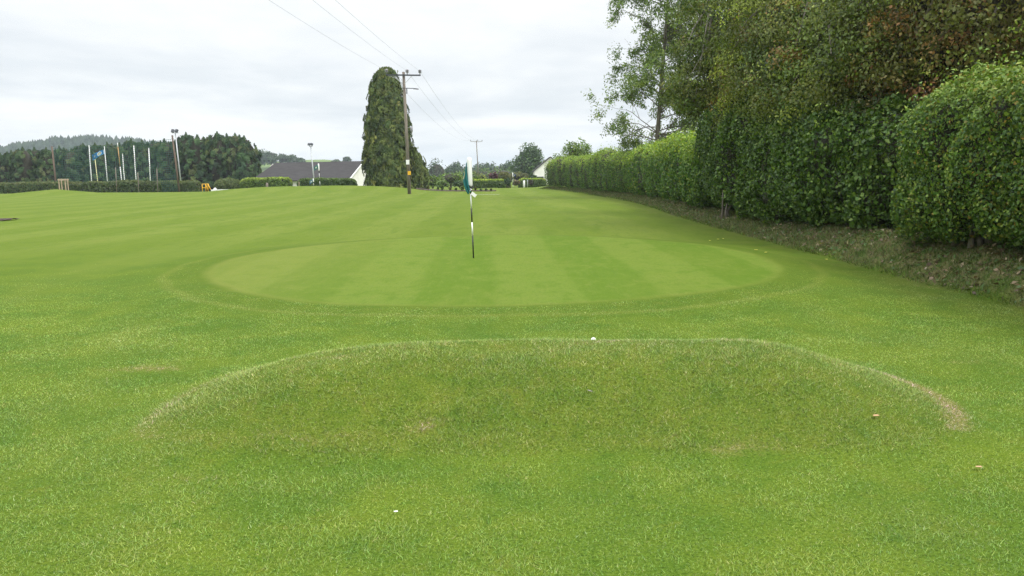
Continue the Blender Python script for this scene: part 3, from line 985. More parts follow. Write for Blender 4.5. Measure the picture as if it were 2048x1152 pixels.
def utility_pole(label, base, H, lean, arm, front=True):
    root = thing('utility_pole', label, 'utility pole', base)
    b0 = np.array(base)
    top = b0 + [lean, 0, H]
    MB().tube([b0 - [0, 0, 0.3], b0 + (top - b0) * 0.5, top], [0.165, 0.145, 0.12], 12).build('pole', M_WOOD, root, smooth=True)
    ac = b0 + (top - b0) * ((H - 0.30) / H)
    MB().box(ac + [0.0, -0.20, 0], (arm, 0.10, 0.12), M=Matrix.Rotation(R(1.2), 3, 'Y')).build('crossarm', M_DARKMETAL if front else M_WOOD, root)
    arm_o = [o for o in root.children if o.name.startswith('crossarm')][0]
    ins = []
    offs = (-arm / 2 + 0.06, 0.35, arm / 2 - 0.06)
    for x in offs:
        b = MB()
        p = ac + [x, -0.20, 0.07 - x * 0.021]
        insulator(b, p, 1.35)
        b.build('insulator', M_PORCELAIN, arm_o, smooth=True)
        ins.append(p + [0, 0, 0.30])
    for sx in (-1, 1):
        MB().tube([ac + [sx * 0.10, -0.2, -0.75], ac + [sx * 0.75, -0.2, -0.08]], 0.022, 6).build('brace', M_GREYMETAL, arm_o)
    if front:
        lo = ac - [0, 0, 1.15]
        MB().box(lo + [0.35, -0.2, 0], (1.0, 0.06, 0.06), M=Matrix.Rotation(R(3), 3, 'Y')).build('lower_bracket', M_DARKMETAL, root)
        b = MB()
        b.tube([lo + [0.85 + q, -0.2, -0.04 - 0.10 * q] for q in np.linspace(0, 0.5, 9)], [0.02, 0.07, 0.03, 0.07, 0.03, 0.07, 0.03, 0.06, 0.015], 8)
        b.build('strain_insulator', M_DARKMETAL, root, smooth=True)
        b = MB()
        b.tube([lo + [0.27, -0.2, -q] for q in np.linspace(0.02, 0.5, 9)], [0.02, 0.06, 0.03, 0.06, 0.03, 0.06, 0.03, 0.05, 0.02], 8)
        b.build('surge_arrester', M_DARKMETAL, root, smooth=True)
        for k, (x0, x1, z1) in enumerate(((-1.35, -0.15, -0.75), (-0.9, -0.1, -1.0), (-0.45, -0.05, -1.05))):
            a = ac + [x0, -0.22, -0.05]
            c_ = ac + [x1, -0.22, z1]
            MB().tube([a, (a + c_) / 2 + [0.1, 0, 0.12], c_, c_ + [-0.12 * k, 0, -0.55]], 0.02, 6).build('jumper_wire', M_GREYMETAL, root, smooth=True)
        h = b0 + (top - b0) * 0.545
        MB().tube([h, h + [0.38, -0.1, 0.06], h + [0.48, -0.12, 0.0]], 0.018, 6).build('lamp_arm', M_GREYMETAL, root)
        MB().tube([h + [0.50, -0.12, q] for q in (0.12, 0.05, -0.25, -0.48)], [0.03, 0.10, 0.12, 0.03], 9).build('hanging_lamp', M_PORCELAIN, root, smooth=True)
        h = b0 + (top - b0) * 0.175
        MB().box(h + [0.10, -0.2, 0], (0.28, 0.02, 0.34)).build('warning_plate', M_YELLOW, root)
        h = b0 + (top - b0) * 0.265
        MB().box(h + [0.0, -0.2, 0], (0.30, 0.02, 0.42)).build('pole_plate', M_WHITE, root)
        h = b0 + (top - b0) * 0.40
        MB().tube([b0 + [0.13, -0.14, 0], h + [0.13, -0.14, 0]], 0.022, 6).build('cable_guard', M_WOOD, root)
    return ins


i1 = utility_pole('tall wooden utility pole with yellow plate standing in front of the columnar conifer', PB, 10.9, -0.22, 3.1)
FB = at(957.5, 362, 232)
FB[2] = -0.3
i2 = utility_pole('distant wooden utility pole beyond the garden hedge behind the nearest golf flag', FB, 12.1, -0.5, 3.4, front=False)
wl = ('leftmost', 'middle', 'rightmost')
for k in range(3):
    a, b_ = i1[k], i2[k]
    tt = np.linspace(0, 1, 40)[:, None]
    p = a + (b_ - a) * tt
    p[:, 2] -= 3.6 * 4 * (tt * (1 - tt))[:, 0] * 0.55
    o = MB().tube(p, 0.010, 5).build('power_line', M_WIRE, origin=a, smooth=True)
    tag(o, f'{wl[k]} thin wire sagging from the near pole to the distant pole', 'wire', 'power lines')
    c = np.array([i1[k][0] + (-0.6, 0.1, -0.15)[k], -40.0, 10.6])
    p = a + (c - a) * tt
    p[:, 2] -= 1.25 * (4 * tt * (1 - tt))[:, 0]
    o = MB().tube(p, 0.007, 5).build('power_line', M_WIRE, origin=a, smooth=True)
    tag(o, f'{wl[k]} thin wire running overhead from the near pole towards the camera', 'wire', 'power lines')

# ------------------------------------------------------------------ columnar conifer
def conifer(name, label, base, H, prof, n, L, W, seed, cols, wts, droop=1.2, group=None, lump=0.22, fs=0.6, root=None, core=0.72, layers=0.0, hang=1.0, leaders=(), ztop=1.0):
    rg = np.random.default_rng(seed)
    if root is None:
        root = thing(name, label, 'tree', base, group)
    per = 26
    m = n // per
    zc = H * ztop * rg.random(m) ** 1.05
    az = rg.uniform(0, 2 * np.pi, m)

    def surf_r(zv, Dv):
        r0 = np.interp(zv / H, prof[0], prof[1])
        Q = Dv * r0[:, None] + np.stack([0 * zv, 0 * zv, zv], -1)
        lu = 1 + lump * (fbm(Q * [1, 1, 0.7], fs, seed + 1) + 0.5 * vnoise(Q, fs * 3.1, seed + 2))
        if layers:
            lu += 0.10 * np.sin(zv * layers + 3 * vnoise(Q * [0.5, 0.5, 0], 1, seed + 9))
        return r0 * lu, Q
    D = np.stack([np.cos(az), np.sin(az), 0 * az], -1)
    rr, Q = surf_r(zc, D)
    pro = hang * rg.normal(0.0, 0.28, m) * np.clip(rr / 1.2, 0.15, 1)
    Cc = np.array(base) + D * (rr + pro)[:, None] + np.stack([0 * zc, 0 * zc, zc], -1)
    cb = palette(rg, m, cols, wts, 0.12) * (1 + 0.25 * fbm(Q, 0.8, seed + 5))[:, None] * rg.uniform(0.72, 1.32, (m, 1))
    k = np.repeat(np.arange(m), per)
    fall = rg.random(len(k))
    tang = np.stack([-D[:, 1], D[:, 0], 0 * az], -1)
    Pn = Cc[k] - D[k] * (0.35 * hang * (0.9 - fall) ** 2)[:, None] + tang[k] * (rg.normal(0, 0.22, len(k)) * hang * (0.5 + 0.6 * (1 - fall)))[:, None]
    Pn[:, 2] += hang * (0.35 - 0.9 * fall)
    Pn[:, 2] = np.maximum(Pn[:, 2], base[2] + 0.04)
    V, F, CC = leaves(Pn, D[k] + [0, 0, 0.3], L, W, 0.45, droop, np.clip(cb[k] * rg.uniform(0.8, 1.2, (len(k), 1)), 0, 1), rg, fold=0.3, spread=0.7)
    if leaders:
        for lx, ly, lz0, lz1 in leaders:
            nl = 260
            f = rg.random(nl) ** 0.8
            a2 = rg.uniform(0, 6.283, nl)
            r2 = (1 - f) ** 0.8 * 0.62 * rg.uniform(0.2, 1.1, nl) + 0.01
            Pl = np.array(base) + np.stack([lx + np.cos(a2) * r2, ly + np.sin(a2) * r2, lz0 + (lz1 - lz0) * f], -1)
            v2, f2_, c2_ = leaves(Pl, np.stack([np.cos(a2), np.sin(a2), 0.3 + 0 * a2], -1), L * 0.45, W * 0.6, 0.4, 0.2, palette(rg, nl, cols, wts), rg, spread=0.8)
            F = np.vstack([F, f2_ + len(V)])
            V = np.vstack([V, v2])
            CC = np.vstack([CC, c2_])
    MB().tube([np.array(base), np.array(base) + [0, 0, H * 0.5], np.array(base) + [0, 0, H * 0.97]], [H * 0.022, H * 0.014, 0.02], 7).build('trunk', M_BARK, root, smooth=True)
    mk('crown', V, F, M_NEEDLE, root, col=CC)
    if core:
        nu, nv = 20, 18
        zz = np.linspace(0.02, 0.93, nv) * H
        uu = np.linspace(0, 2 * np.pi, nu, endpoint=False)
        A, Z = np.meshgrid(uu, zz, indexing='ij')
        r0 = np.interp(Z / H, prof[0], prof[1])
        Dq = np.stack([np.cos(A), np.sin(A), 0 * A], -1).reshape(-1, 3)
        Qq = Dq * r0.reshape(-1, 1) + np.stack([0 * A, 0 * A, Z], -1).reshape(-1, 3)
        lu = 1 + lump * (fbm(Qq * [1, 1, 0.7], fs, seed + 1) + 0.5 * vnoise(Qq, fs * 3.1, seed + 2))
        Pq = np.array(base) + Dq * (r0.ravel() * lu * core)[:, None] + np.stack([0 * A, 0 * A, Z], -1).reshape(-1, 3)
        ii = np.arange(nu * nv).reshape(nu, nv)
        Fq = np.stack([ii[:, :-1], np.roll(ii, -1, 0)[:, :-1], np.roll(ii, -1, 0)[:, 1:], ii[:, 1:]], -1).reshape(-1, 4)
        mk('inner_twigs', Pq, Fq, M_TWIG, root, smooth=True)
    return root


LB = ground(772, 377.5)
LB = np.array([at(779, 377, 97)[0], 97.0, float(gz(at(779, 377, 97)[0], 97)[0]) - 0.05])
conifer('columnar_conifer', 'tall columnar conifer with drooping green sprays behind the utility pole', LB, 14.3,
        ([0, 0.05, 0.2, 0.35, 0.5, 0.65, 0.8, 0.9, 0.97, 1.0], [2.45, 2.65, 2.7, 2.6, 2.45, 2.2, 1.8, 1.45, 1.1, 0.5]), 80000, 0.38, 0.125, 61,
        [(0.070, 0.094, 0.024), (0.092, 0.114, 0.028), (0.050, 0.072, 0.020), (0.120, 0.130, 0.036), (0.038, 0.058, 0.018)], [4, 3, 3, 1, 2], lump=0.17, fs=0.7, droop=1.6, hang=0.85)
g = at(828, 376, 99)
conifer('conifer_shrub', 'lower rounded conifer leaning against the right of the columnar conifer', (g[0], 99.5, 0.0), 4.9,
        ([0, 0.1, 0.4, 0.7, 0.9, 1.0], [1.3, 1.5, 1.45, 1.05, 0.55, 0.1]), 12000, 0.36, 0.13, 62,
        [(0.075, 0.100, 0.026), (0.095, 0.118, 0.030), (0.055, 0.078, 0.022)], [4, 3, 3], droop=1.4, lump=0.15)

# ------------------------------------------------------------------ golf flags
HG_, HF = None, None


def pin(label, base, H, lean, flag_w, flag_h, flag_mat, facing=0.0, dia=0.013, bands=None, droopy=True, seg=None):
    root = thing('golf_flagstick', label, 'golf flag', base, 'golf flags on the greens')
    b0 = np.array(base)
    ax = np.array([lean, 0.0, H])
    bands = bands or [(0, 0.225, 'b'), (0.225, 0.36, 'w'), (0.36, 0.50, 'b'), (0.50, 0.64, 'w'), (0.64, 1.0, 'b')]
    for a, c_, k in bands:
        MB().tube([b0 + ax * a, b0 + ax * c_], dia, 10).build('stick_band', M_WHITE if k == 'w' else M_BLACK, root, smooth=True)
    return root, b0, ax


def flagmat(name, base, logo=True):
    m, t = newmat(name)
    P = t.n('ShaderNodeAttribute', attribute_name='Col').outputs['Color']
    bs = t.n('ShaderNodeBsdfPrincipled', {'Base Color': t.mix(1.0, P, (1, 1, 1), 'MULTIPLY'), 'Roughness': 0.7, 'Specular IOR Level': 0.2})
    tr = t.n('ShaderNodeBsdfTranslucent', [P])
    mx = t.n('ShaderNodeMixShader', [0.25, bs.outputs[0], tr.outputs[0]])
    surf(t, mx.outputs[0])
    return m


M_CLOTH = flagmat('flag_cloth', None)


def cloth(name, parent, fn, colfn, nu=40, nv=28, thick=0.003):
    u, v = np.meshgrid(np.linspace(0, 1, nu), np.linspace(0, 1, nv), indexing='ij')
    Pn = fn(u, v).reshape(-1, 3)
    c = colfn(u.ravel(), v.ravel())
    ii = np.arange(nu * nv).reshape(nu, nv)
    F = np.stack([ii[:-1, :-1], ii[1:, :-1], ii[1:, 1:], ii[:-1, 1:]], -1).reshape(-1, 4)
    o = mk(name, Pn, F, M_CLOTH, parent, col=c, smooth=True)
    sm = o.modifiers.new('thickness', 'SOLIDIFY')
    sm.thickness = thick
    return o


# nearest pin: 204 px tall
pb = ground(947, 516)
ptop = at(938.5, 315, pb[1])
root, b0, ax = pin('golf flag with limp teal cloth and white sleeve standing on the near green', pb, ptop[2] - pb[2], ptop[0] - pb[0], 0, 0, None)
H0 = np.linalg.norm(ax)
MB().tube([b0 + ax * q + [0, -0.012, 0] for q in (0.715, 0.73, 0.85, 0.96, 0.985, 1.0)], [0.032, 0.040, 0.043, 0.044, 0.042, 0.025], 14).build('flag_sleeve', M_WHITE, root, smooth=True)


def ftn(u, v):
    # hangs down and folds back beside the stick
    x = -0.045 - 0.085 * u * (0.35 + 0.65 * np.sin(np.pi * np.clip(v * 0.9 + 0.05, 0, 1)) ** 0.6) - 0.008 * np.sin(9 * u + 4 * v)
    y = -0.03 + 0.03 * np.sin(12 * u + 2 * v) * (0.4 + 0.6 * v)
    z = -0.52 * v - 0.16 * u ** 1.2 * (1.3 - 1.0 * v) + 0.0 * u
    p = (b0 + ax * 0.955)[None, None] + np.stack([x + v ** 2 * 0.06, y, z], -1)
    return p


def ftc(u, v):
    c = np.tile(np.array([0.045, 0.24, 0.25]), (len(u), 1))
    c[((u - 0.72) / 0.14) ** 2 + ((v - 0.22) / 0.16) ** 2 < 1] = [0.75, 0.72, 0.45]
    return c


cloth('flag', root, ftn, ftc)
# knot of ties and a white tag below the sleeve
q0 = b0 + ax * 0.70
b = MB()
b.tube([q0 + [0.045 * math.cos(a), 0.045 * math.sin(a) - 0.01, 0.02 + 0.03 * math.sin(2 * a)] for a in np.linspace(0, 2 * np.pi, 13)], 0.012, 6, cap=False)
b.build('tie_cord', M_BLACK, root, smooth=True)
MB().tube([q0 + [-0.03, -0.03, 0.0], q0 + [0.02, -0.05, -0.02], q0 + [-0.02, -0.05, -0.06]], 0.012, 6).build('tie_ribbon', M_WHITE, root, smooth=True)
MB().box(q0 + [0.055, -0.03, -0.115], (0.10, 0.03, 0.055), M=Matrix.Rotation(R(38), 3, 'Y')).build('white_tag', M_WHITE, root)

TEAL = np.array([0.03, 0.17, 0.15])
for lb, (bx, by), (tx, ty), Yd, fx, fc_ in (
        ('small golf flag with teal cloth on the raised green before the grey roof', (640.5, 376), (637, 327), 82, -1, TEAL),
        ('short golf flag with white sleeve low against the hedge below the tall floodlight', (628, 377), (626.5, 357), 97, -1, np.array([0.10, 0.22, 0.30])),
        ('distant golf flag with blue and white cloth near the garden hedges', (1026, 369), (1025.5, 345), 128, 1, np.array([0.015, 0.04, 0.12]))):
    p0, p1 = at(bx, by, Yd), at(tx, ty, Yd)
    p0[2] = float(gz(p0[0], Yd)[0]) if Yd != 82 else p0[2] - 0.1
    Hh = p1[2] - p0[2]
    root, b0, ax = pin(lb, p0, Hh, p1[0] - p0[0], 0, 0, None, dia=0.022, bands=[(0, 0.16, 'b'), (0.16, 0.30, 'w'), (0.30, 0.44, 'b'), (0.44, 0.62, 'w'), (0.62, 1.0, 'b')])
    MB().tube([b0 + ax * q + [0, -0.02, 0] for q in (0.72, 0.74, 0.97, 1.0)], [0.05, 0.07, 0.075, 0.04], 10).build('flag_sleeve', M_WHITE, root, smooth=True)

    def f2(u, v, b0=b0, ax=ax, fx=fx):
        p = (b0 + ax * 0.97)[None, None]
        return p + np.stack([fx * (0.06 + 0.42 * u), 0.05 * np.sin(8 * u), -0.40 * v - 0.28 * u], -1)

    def c2(u, v, fc_=fc_):
        c = np.tile(fc_, (len(u), 1))
        c[((u - 0.5) / 0.15) ** 2 + ((v - 0.5) / 0.22) ** 2 < 1] = [0.7, 0.72, 0.6]
        return c
    cloth('flag', root, f2, c2, 20, 14)

# ------------------------------------------------------------------ left background: hedges, conifers, poles
ROWP = [(0, 306, 138), (22, 302, 141), (45, 301, 137), (68, 297, 142), (92, 300, 138), (118, 296, 143), (142, 298, 139), (166, 291, 144),
        (190, 292, 140), (214, 288, 145), (238, 287, 141), (262, 283, 146), (284, 284, 141), (306, 279, 146), (328, 280, 141), (350, 277, 145),
        (372, 271, 141), (394, 271, 138), (414, 274, 142), (434, 268, 138), (453, 271, 142), (470, 270, 137), (488, 277, 140), (-24, 305, 141)]
CP = ([0, 0.06, 0.2, 0.5, 0.7, 0.80, 0.86, 0.92, 1.0], [1.6, 2.1, 2.3, 2.25, 2.05, 1.85, 1.6, 1.1, 0.03])
CC_ = [(0.036, 0.066, 0.026), (0.050, 0.082, 0.029), (0.024, 0.046, 0.021), (0.080, 0.098, 0.036)]
protos = []
for k in range(4):
    protos.append(conifer('spruce_tree', 'x', (0, 0, 0), 10.0, CP, 5200, 0.62, 0.22, 70 + k, CC_, [4, 3, 3, 1.4], droop=0.55, lump=0.24, fs=0.5, layers=4.0, core=0.66, hang=0.8, ztop=0.93,
                          leaders=[(0, 0, 8.6, 10.1), ((0.9, -0.8, 0.7, -1.0)[k], -0.3, 8.2, (9.6, 9.8, 9.3, 9.7)[k]), ((-1.0, 0.7, -0.5, 1.1)[k], 0.4, 8.0, (9.3, 9.4, 9.7, 9.2)[k]), ((-0.4, 1.3, -1.3, 0.2)[k], 0.2, 7.8, 9.1)],
                          group='conifers in the row behind the left hedge'))
usedp = set()
posw = ['first', 'second', 'third', 'fourth', 'fifth', 'sixth', 'seventh', 'eighth', 'ninth', 'tenth', 'eleventh', 'twelfth', 'thirteenth', 'fourteenth', 'fifteenth', 'sixteenth',
        'seventeenth', 'eighteenth', 'nineteenth', 'twentieth', 'twenty-first', 'twenty-second', 'twenty-third', 'twenty-fourth']
order = sorted(range(len(ROWP)), key=lambda i: ROWP[i][0])
rg = np.random.default_rng(5)
for rank, i in enumerate(order):
    px, pt, Yd = ROWP[i]
    k = i % 4
    o = protos[k] if k not in usedp else copy_tree(protos[k])
    usedp.add(k)
    top = at(px, pt - 3, Yd)
    zb_ = -1.1
    s = (top[2] - zb_) / 10.0
    o.location = (top[0], Yd, zb_)
    s *= rg.uniform(0.94, 1.03)
    wsc = s * rg.uniform(0.9, 1.25) if px < 470 else s * 1.05
    o.scale = (wsc, wsc, s)
    o.rotation_euler = (0, 0, rg.uniform(0, 6.28))
    o['label'] = f'dark green conifer, {posw[rank]} from the left edge in the row behind the hedge'
# one wide low skirted conifer closes the row on the right
g = at(497, 378, 136)
conifer('spruce_tree', 'broad low skirted dark conifer closing the right end of the row beside the roof', (g[0], 135.5, -1.0), at(497, 292, 136)[2] + 1.0,
        ([0, 0.1, 0.35, 0.6, 0.8, 0.93, 1.0], [1.6, 2.0, 2.15, 1.8, 1.2, 0.6, 0.08]), 7000, 0.55, 0.2, 79, CC_, [4, 3, 3, 1.4], droop=0.6, lump=0.22, fs=0.5,
        group='conifers in the row behind the left hedge')

HL = [(0.048, 0.078, 0.022), (0.062, 0.092, 0.026), (0.036, 0.060, 0.018), (0.085, 0.095, 0.035)]
a, b_ = at(-60, 378, 112), at(402, 378, 112)
zg = float(gz(a[0], 112)[0])


def hl_col(rg, P, c):
    pxs = P[:, 0] / P[:, 1]
    k = np.exp(-((pxs - (362 - 1024) / FPX) / 0.009) ** 2) * sst(P[:, 2], 0.5, 1.2)
    return c * (1 - 0.7 * k[:, None]) + np.array([0.16, 0.20, 0.03]) * 0.7 * k[:, None]


hedge('low_hedge', 'long low clipped hedge in front of the row of flagpoles at left', 'hedge', [(a[0], 112), ((a[0] + b_[0]) / 2, 112.3), (b_[0], 112)], 1.8,
      lambda s: 1.72 - 0.06 * np.sin(s * 0.5), lambda x, y: gz(x, y) - 0.05, 30000, 0.26, 0.17, M_LEAF, HL, [4, 3, 3, 1.5], ([(0.095, 0.105, 0.035), (0.075, 0.10, 0.03)], [1, 1]), seed=81, amp=0.2,
      power=4.5, fs=0.7, depth=0.15, endr=1.1, hvar=0.05, colfn=hl_col)


def small_hedge(name, lb, x0, x1, yt, yb, Yd, cols, top, seed, cat='hedge', power=4.5, n=9000, w=1.5, endr=0.8, L=0.22, group=None):
    a, b_ = at(x0, yb, Yd), at(x1, yb, Yd)
    zb_ = min(a[2], b_[2]) - 0.15
    h = at((x0 + x1) / 2, yt, Yd)[2] - zb_
    return hedge(name, lb, cat, [(a[0], Yd), ((a[0] + b_[0]) / 2, Yd + 0.05), (b_[0], Yd)], w, h, zb_, n, L, L * 0.65, M_LEAF, cols, [1] * len(cols), top, seed=seed, amp=0.13, power=power,
                 fs=0.9, depth=0.14, endr=endr, hvar=0.05, group=group)


GRN = [(0.050, 0.090, 0.022), (0.068, 0.105, 0.026), (0.038, 0.068, 0.018)]
YGR = [(0.095, 0.145, 0.026), (0.075, 0.120, 0.022), (0.060, 0.10, 0.02)]
YTOP = ([(0.20, 0.25, 0.03), (0.15, 0.21, 0.028)], [1, 1])
small_hedge('rounded_bush', 'rounded olive green bush between the yellow handrail and the yellow green hedge', 431, 484, 357, 381, 106, [(0.07, 0.095, 0.028), (0.09, 0.11, 0.035), (0.055, 0.08, 0.022)], None, 82, 'bush', 2.3, 5000, 2.6, 1.6)
small_hedge('garden_hedge', 'yellow green clipped hedge in front of the left part of the bungalow', 482, 584, 356, 378, 105, YGR, YTOP, 83)
small_hedge('garden_hedge', 'mid green clipped hedge in front of the right part of the bungalow', 596, 713, 358, 378, 105, GRN, ([(0.08, 0.125, 0.028)], [1]), 84, n=11000)

# bungalow behind the hedges
HO = at(727, 322, 128)
ang = R(-21)
ca, sa = math.cos(ang), math.sin(ang)


def hloc(u, v, z):
    """u along the ridge to the left, v from ridge towards the camera"""
    e = np.array([-math.cos(R(21)), math.sin(R(21)), 0])
    f = np.array([-math.sin(R(21)), -math.cos(R(21)), 0])
    return np.array([HO[0], HO[1], 0]) + e * u + f * v + [0, 0, z]


RID, EAV, HW, HLn = HO[2], HO[2] - 2.95, 4.6, 17.6
root = thing('bungalow', 'low white walled bungalow with a long grey tiled roof behind the clipped hedges', 'house', hloc(0, 0, -1.3))
zb_ = -1.4
wv = HW - 0.45
mb = MB()
V = [hloc(0.3, -wv, zb_), hloc(0.3, wv, zb_), hloc(HLn, wv, zb_), hloc(HLn, -wv, zb_), hloc(0.3, -wv, EAV + 0.15), hloc(0.3, wv, EAV + 0.15), hloc(HLn, wv, EAV + 0.15), hloc(HLn, -wv, EAV + 0.15), hloc(0.3, 0, RID - 0.12), hloc(HLn, 0, RID - 0.12)]
mb.add(V, [(0, 1, 5, 8, 4), (3, 7, 9, 6, 2), (1, 2, 6, 5), (0, 4, 7, 3), (0, 3, 2, 1)]).build('wall', M_RENDER, root)
mb = MB()
th = 0.14
A = [hloc(0, 0, RID), hloc(HLn - 0.6, 0, RID), hloc(HLn + 1.1, HW, EAV), hloc(0, HW, EAV), hloc(HLn + 1.1, -HW, EAV), hloc(0, -HW, EAV)]
B = [p - np.array([0, 0, th]) for p in A]
mb.add(A + B, [(0, 3, 2, 1), (0, 1, 4, 5), (1, 2, 4), (6, 7, 8, 9), (6, 11, 10, 7), (7, 10, 8), (3, 9, 8, 2), (0, 6, 9, 3), (5, 11, 6, 0), (2, 8, 10, 4), (4, 10, 11, 5)])
roof_o = mb.build('roof', M_SLATE, root)
mb = MB()
p0, p1 = hloc(-0.04, HW + 0.03, EAV - 0.12), hloc(9.0, HW + 0.03, EAV - 0.12)
mb.tube([p0, p1], 0.10, 6).build('gutter', M_WHITE, roof_o)
for s_ in (1, -1):
    MB().tube([hloc(-0.05, 0, RID - 0.05), hloc(-0.05, s_ * HW, EAV - 0.05)], 0.10, 4).build('barge_board', M_WHITE, roof_o)
for u in (4.5, 14.0):
    p = hloc(u, wv + 0.02, EAV - 1.1)
    w_ = MB().box(p, (1.6, 0.06, 1.1), rz=R(-21)).build('window', M_GLASS, root)
    WL[w_.name] = WL[root.name]
    MB().box(p - np.array([0, 0, 0.62]), (1.8, 0.16, 0.1), rz=R(-21)).build('window_sill', M_WHITE, w_)
p = hloc(11.6, wv + 0.03, -0.1)
MB().box(p, (0.9, 0.06, 2.1), rz=R(-21)).build('door', M_WHITE, root)

# second white gable beyond the end of the long hedge
a, c_, e_ = at(1101, 315, 150), at(1069, 342, 150), at(1072, 357, 150)
hw2 = a[0] - c_[0]
root = thing('cottage', 'white gabled house partly hidden by the far end of the long hedge', 'house', (a[0], 150, -0.5))
zl = -0.6
mb = MB()
V = [(c_[0], 150, zl), (a[0] + hw2, 150, zl), (a[0] + hw2, 150, c_[2]), (a[0], 150, a[2]), (c_[0], 150, c_[2])]
V2 = [(x, 160, z) for x, _, z in V]
mb.add(V + V2, [(0, 1, 2, 3, 4), (9, 8, 7, 6, 5), (0, 4, 9, 5), (1, 6, 7, 2), (0, 5, 6, 1), (4, 3, 8, 9), (3, 2, 7, 8)]).build('wall', M_RENDER, root)
mb = MB()
rs = (a[2] - c_[2]) / hw2
for s_ in (-1, 1):
    p0 = np.array([a[0], 149.8, a[2] + 0.05])
    p1 = np.array([a[0] + s_ * (hw2 + 0.25), 149.8, c_[2] + 0.05 - 0.25 * rs])
    up = np.array([0, 0, 0.14])
    bk = np.array([0, 10.4, 0])
    mb.add([p0, p1, p1 + up, p0 + up, p0 + bk, p1 + bk, p1 + up + bk, p0 + up + bk], [(0, 1, 2, 3), (7, 6, 5, 4), (3, 2, 6, 7), (0, 4, 5, 1), (1, 5, 6, 2), (0, 3, 7, 4)])
mb.build('roof', M_SLATE, root)
wnd = at(1078, 356, 149.9)
MB().box((wnd[0] + 0.2, 149.95, wnd[2]), (1.3, 0.08, 0.5)).build('window', M_GLASS, root)

# flagpoles
FPL = [((183, 360), (178, 292), 122, 'white flagpole at the left end of the flagpole row', 0),
       ((215, 362), (208.5, 294), 122, 'white flagpole flying a blue flag with pale emblem', 1),
       ((243, 360), (235, 287), 120, 'white flagpole with an orange tinted upper half', 2),
       ((272, 360), (267.5, 292), 121, 'white flagpole second from the right end of the row', 0),
       ((300.5, 358), (297.5, 297), 123, 'white flagpole at the right end of the row', 0),
       ((195, 360), (190, 318), 131, 'short yellowish pole behind the blue flag', 3),
       ((249, 360), (245, 309), 130, 'short thin white pole just right of the orange tinted flagpole', 0)]
for (bx, by), (tx, ty), Yd, lb, kind in FPL:
    p0, p1 = at(bx, by, Yd), at(tx, ty, Yd)
    d = (p1 - p0)
    k0 = (p0[2] + 1.1) / d[2]
    p0 = p0 - d * k0
    root = thing('flagpole', lb, 'flagpole', p0, 'flagpoles behind the left hedge')
    d = p1 - p0
    if kind == 2:
        MB().tube([p0, p0 + d * 0.58], [0.075, 0.07], 8).build('pole', M_WHITE, root, smooth=True)
        MB().tube([p0 + d * 0.58, p0 + d * 0.94], [0.07, 0.065], 8).build('upper_pole', plain('orange_stain', (0.50, 0.30, 0.12), 0.6), root, smooth=True)
        MB().tube([p0 + d * 0.94, p1], [0.065, 0.06], 8).build('pole_tip', M_WHITE, root, smooth=True)
    else:
        mt = M_WHITE if kind != 3 else plain('cream_paint', (0.62, 0.58, 0.30), 0.5)
        MB().tube([p0, p1], [0.08 if kind != 3 else 0.06, 0.065 if kind != 3 else 0.055], 8).build('pole', mt, root, smooth=True)
    MB().tube([p1, p1 + [0, 0, 0.05], p1 + [0, 0, 0.12]], [0.03, 0.09, 0.03], 8).build('finial', M_WHITE, root, smooth=True)
    if kind == 1:
        h1, h0 = at(207.5, 299, Yd), at(209, 307.5, Yd)
        e1, e0 = at(183, 309.5, Yd), at(184.5, 320.5, Yd)

        def ff(u, v):
            A_ = h1[None, None] * (1 - u)[..., None] + e1[None, None] * u[..., None]
            B_ = h0[None, None] * (1 - u)[..., None] + e0[None, None] * u[..., None]
            p = A_ * (1 - v)[..., None] + B_ * v[..., None]
            p[..., 1] += 0.16 * np.sin(7 * u + 1.5 * v) * (0.3 + u)
            p[..., 2] += 0.05 * np.sin(6 * u)
            return p

        def fcol(u, v):
            c = np.tile(np.array([0.03, 0.22, 0.52]), (len(u), 1))
            r_ = np.hypot((u - 0.38) / 0.15, (v - 0.48) / 0.36)
            c[r_ < 1.0] = [0.72, 0.74, 0.62]
            c[r_ < 0.62] = [0.30, 0.30, 0.16]
            c[r_ < 0.30] = [0.60, 0.60, 0.42]
            c[np.abs(u - 0.03) < 0.04] = [0.55, 0.68, 0.75]
            t_ = (np.abs(v - 0.5 - 0.12 * np.sin(u * 60)) < 0.09) & (u > 0.66) & (u < 0.86)
            c[t_] = [0.55, 0.68, 0.80]
            c[v > 0.93] = [0.10, 0.42, 0.70]
            return c
        cloth('flag', root, ff, fcol, 80, 50)

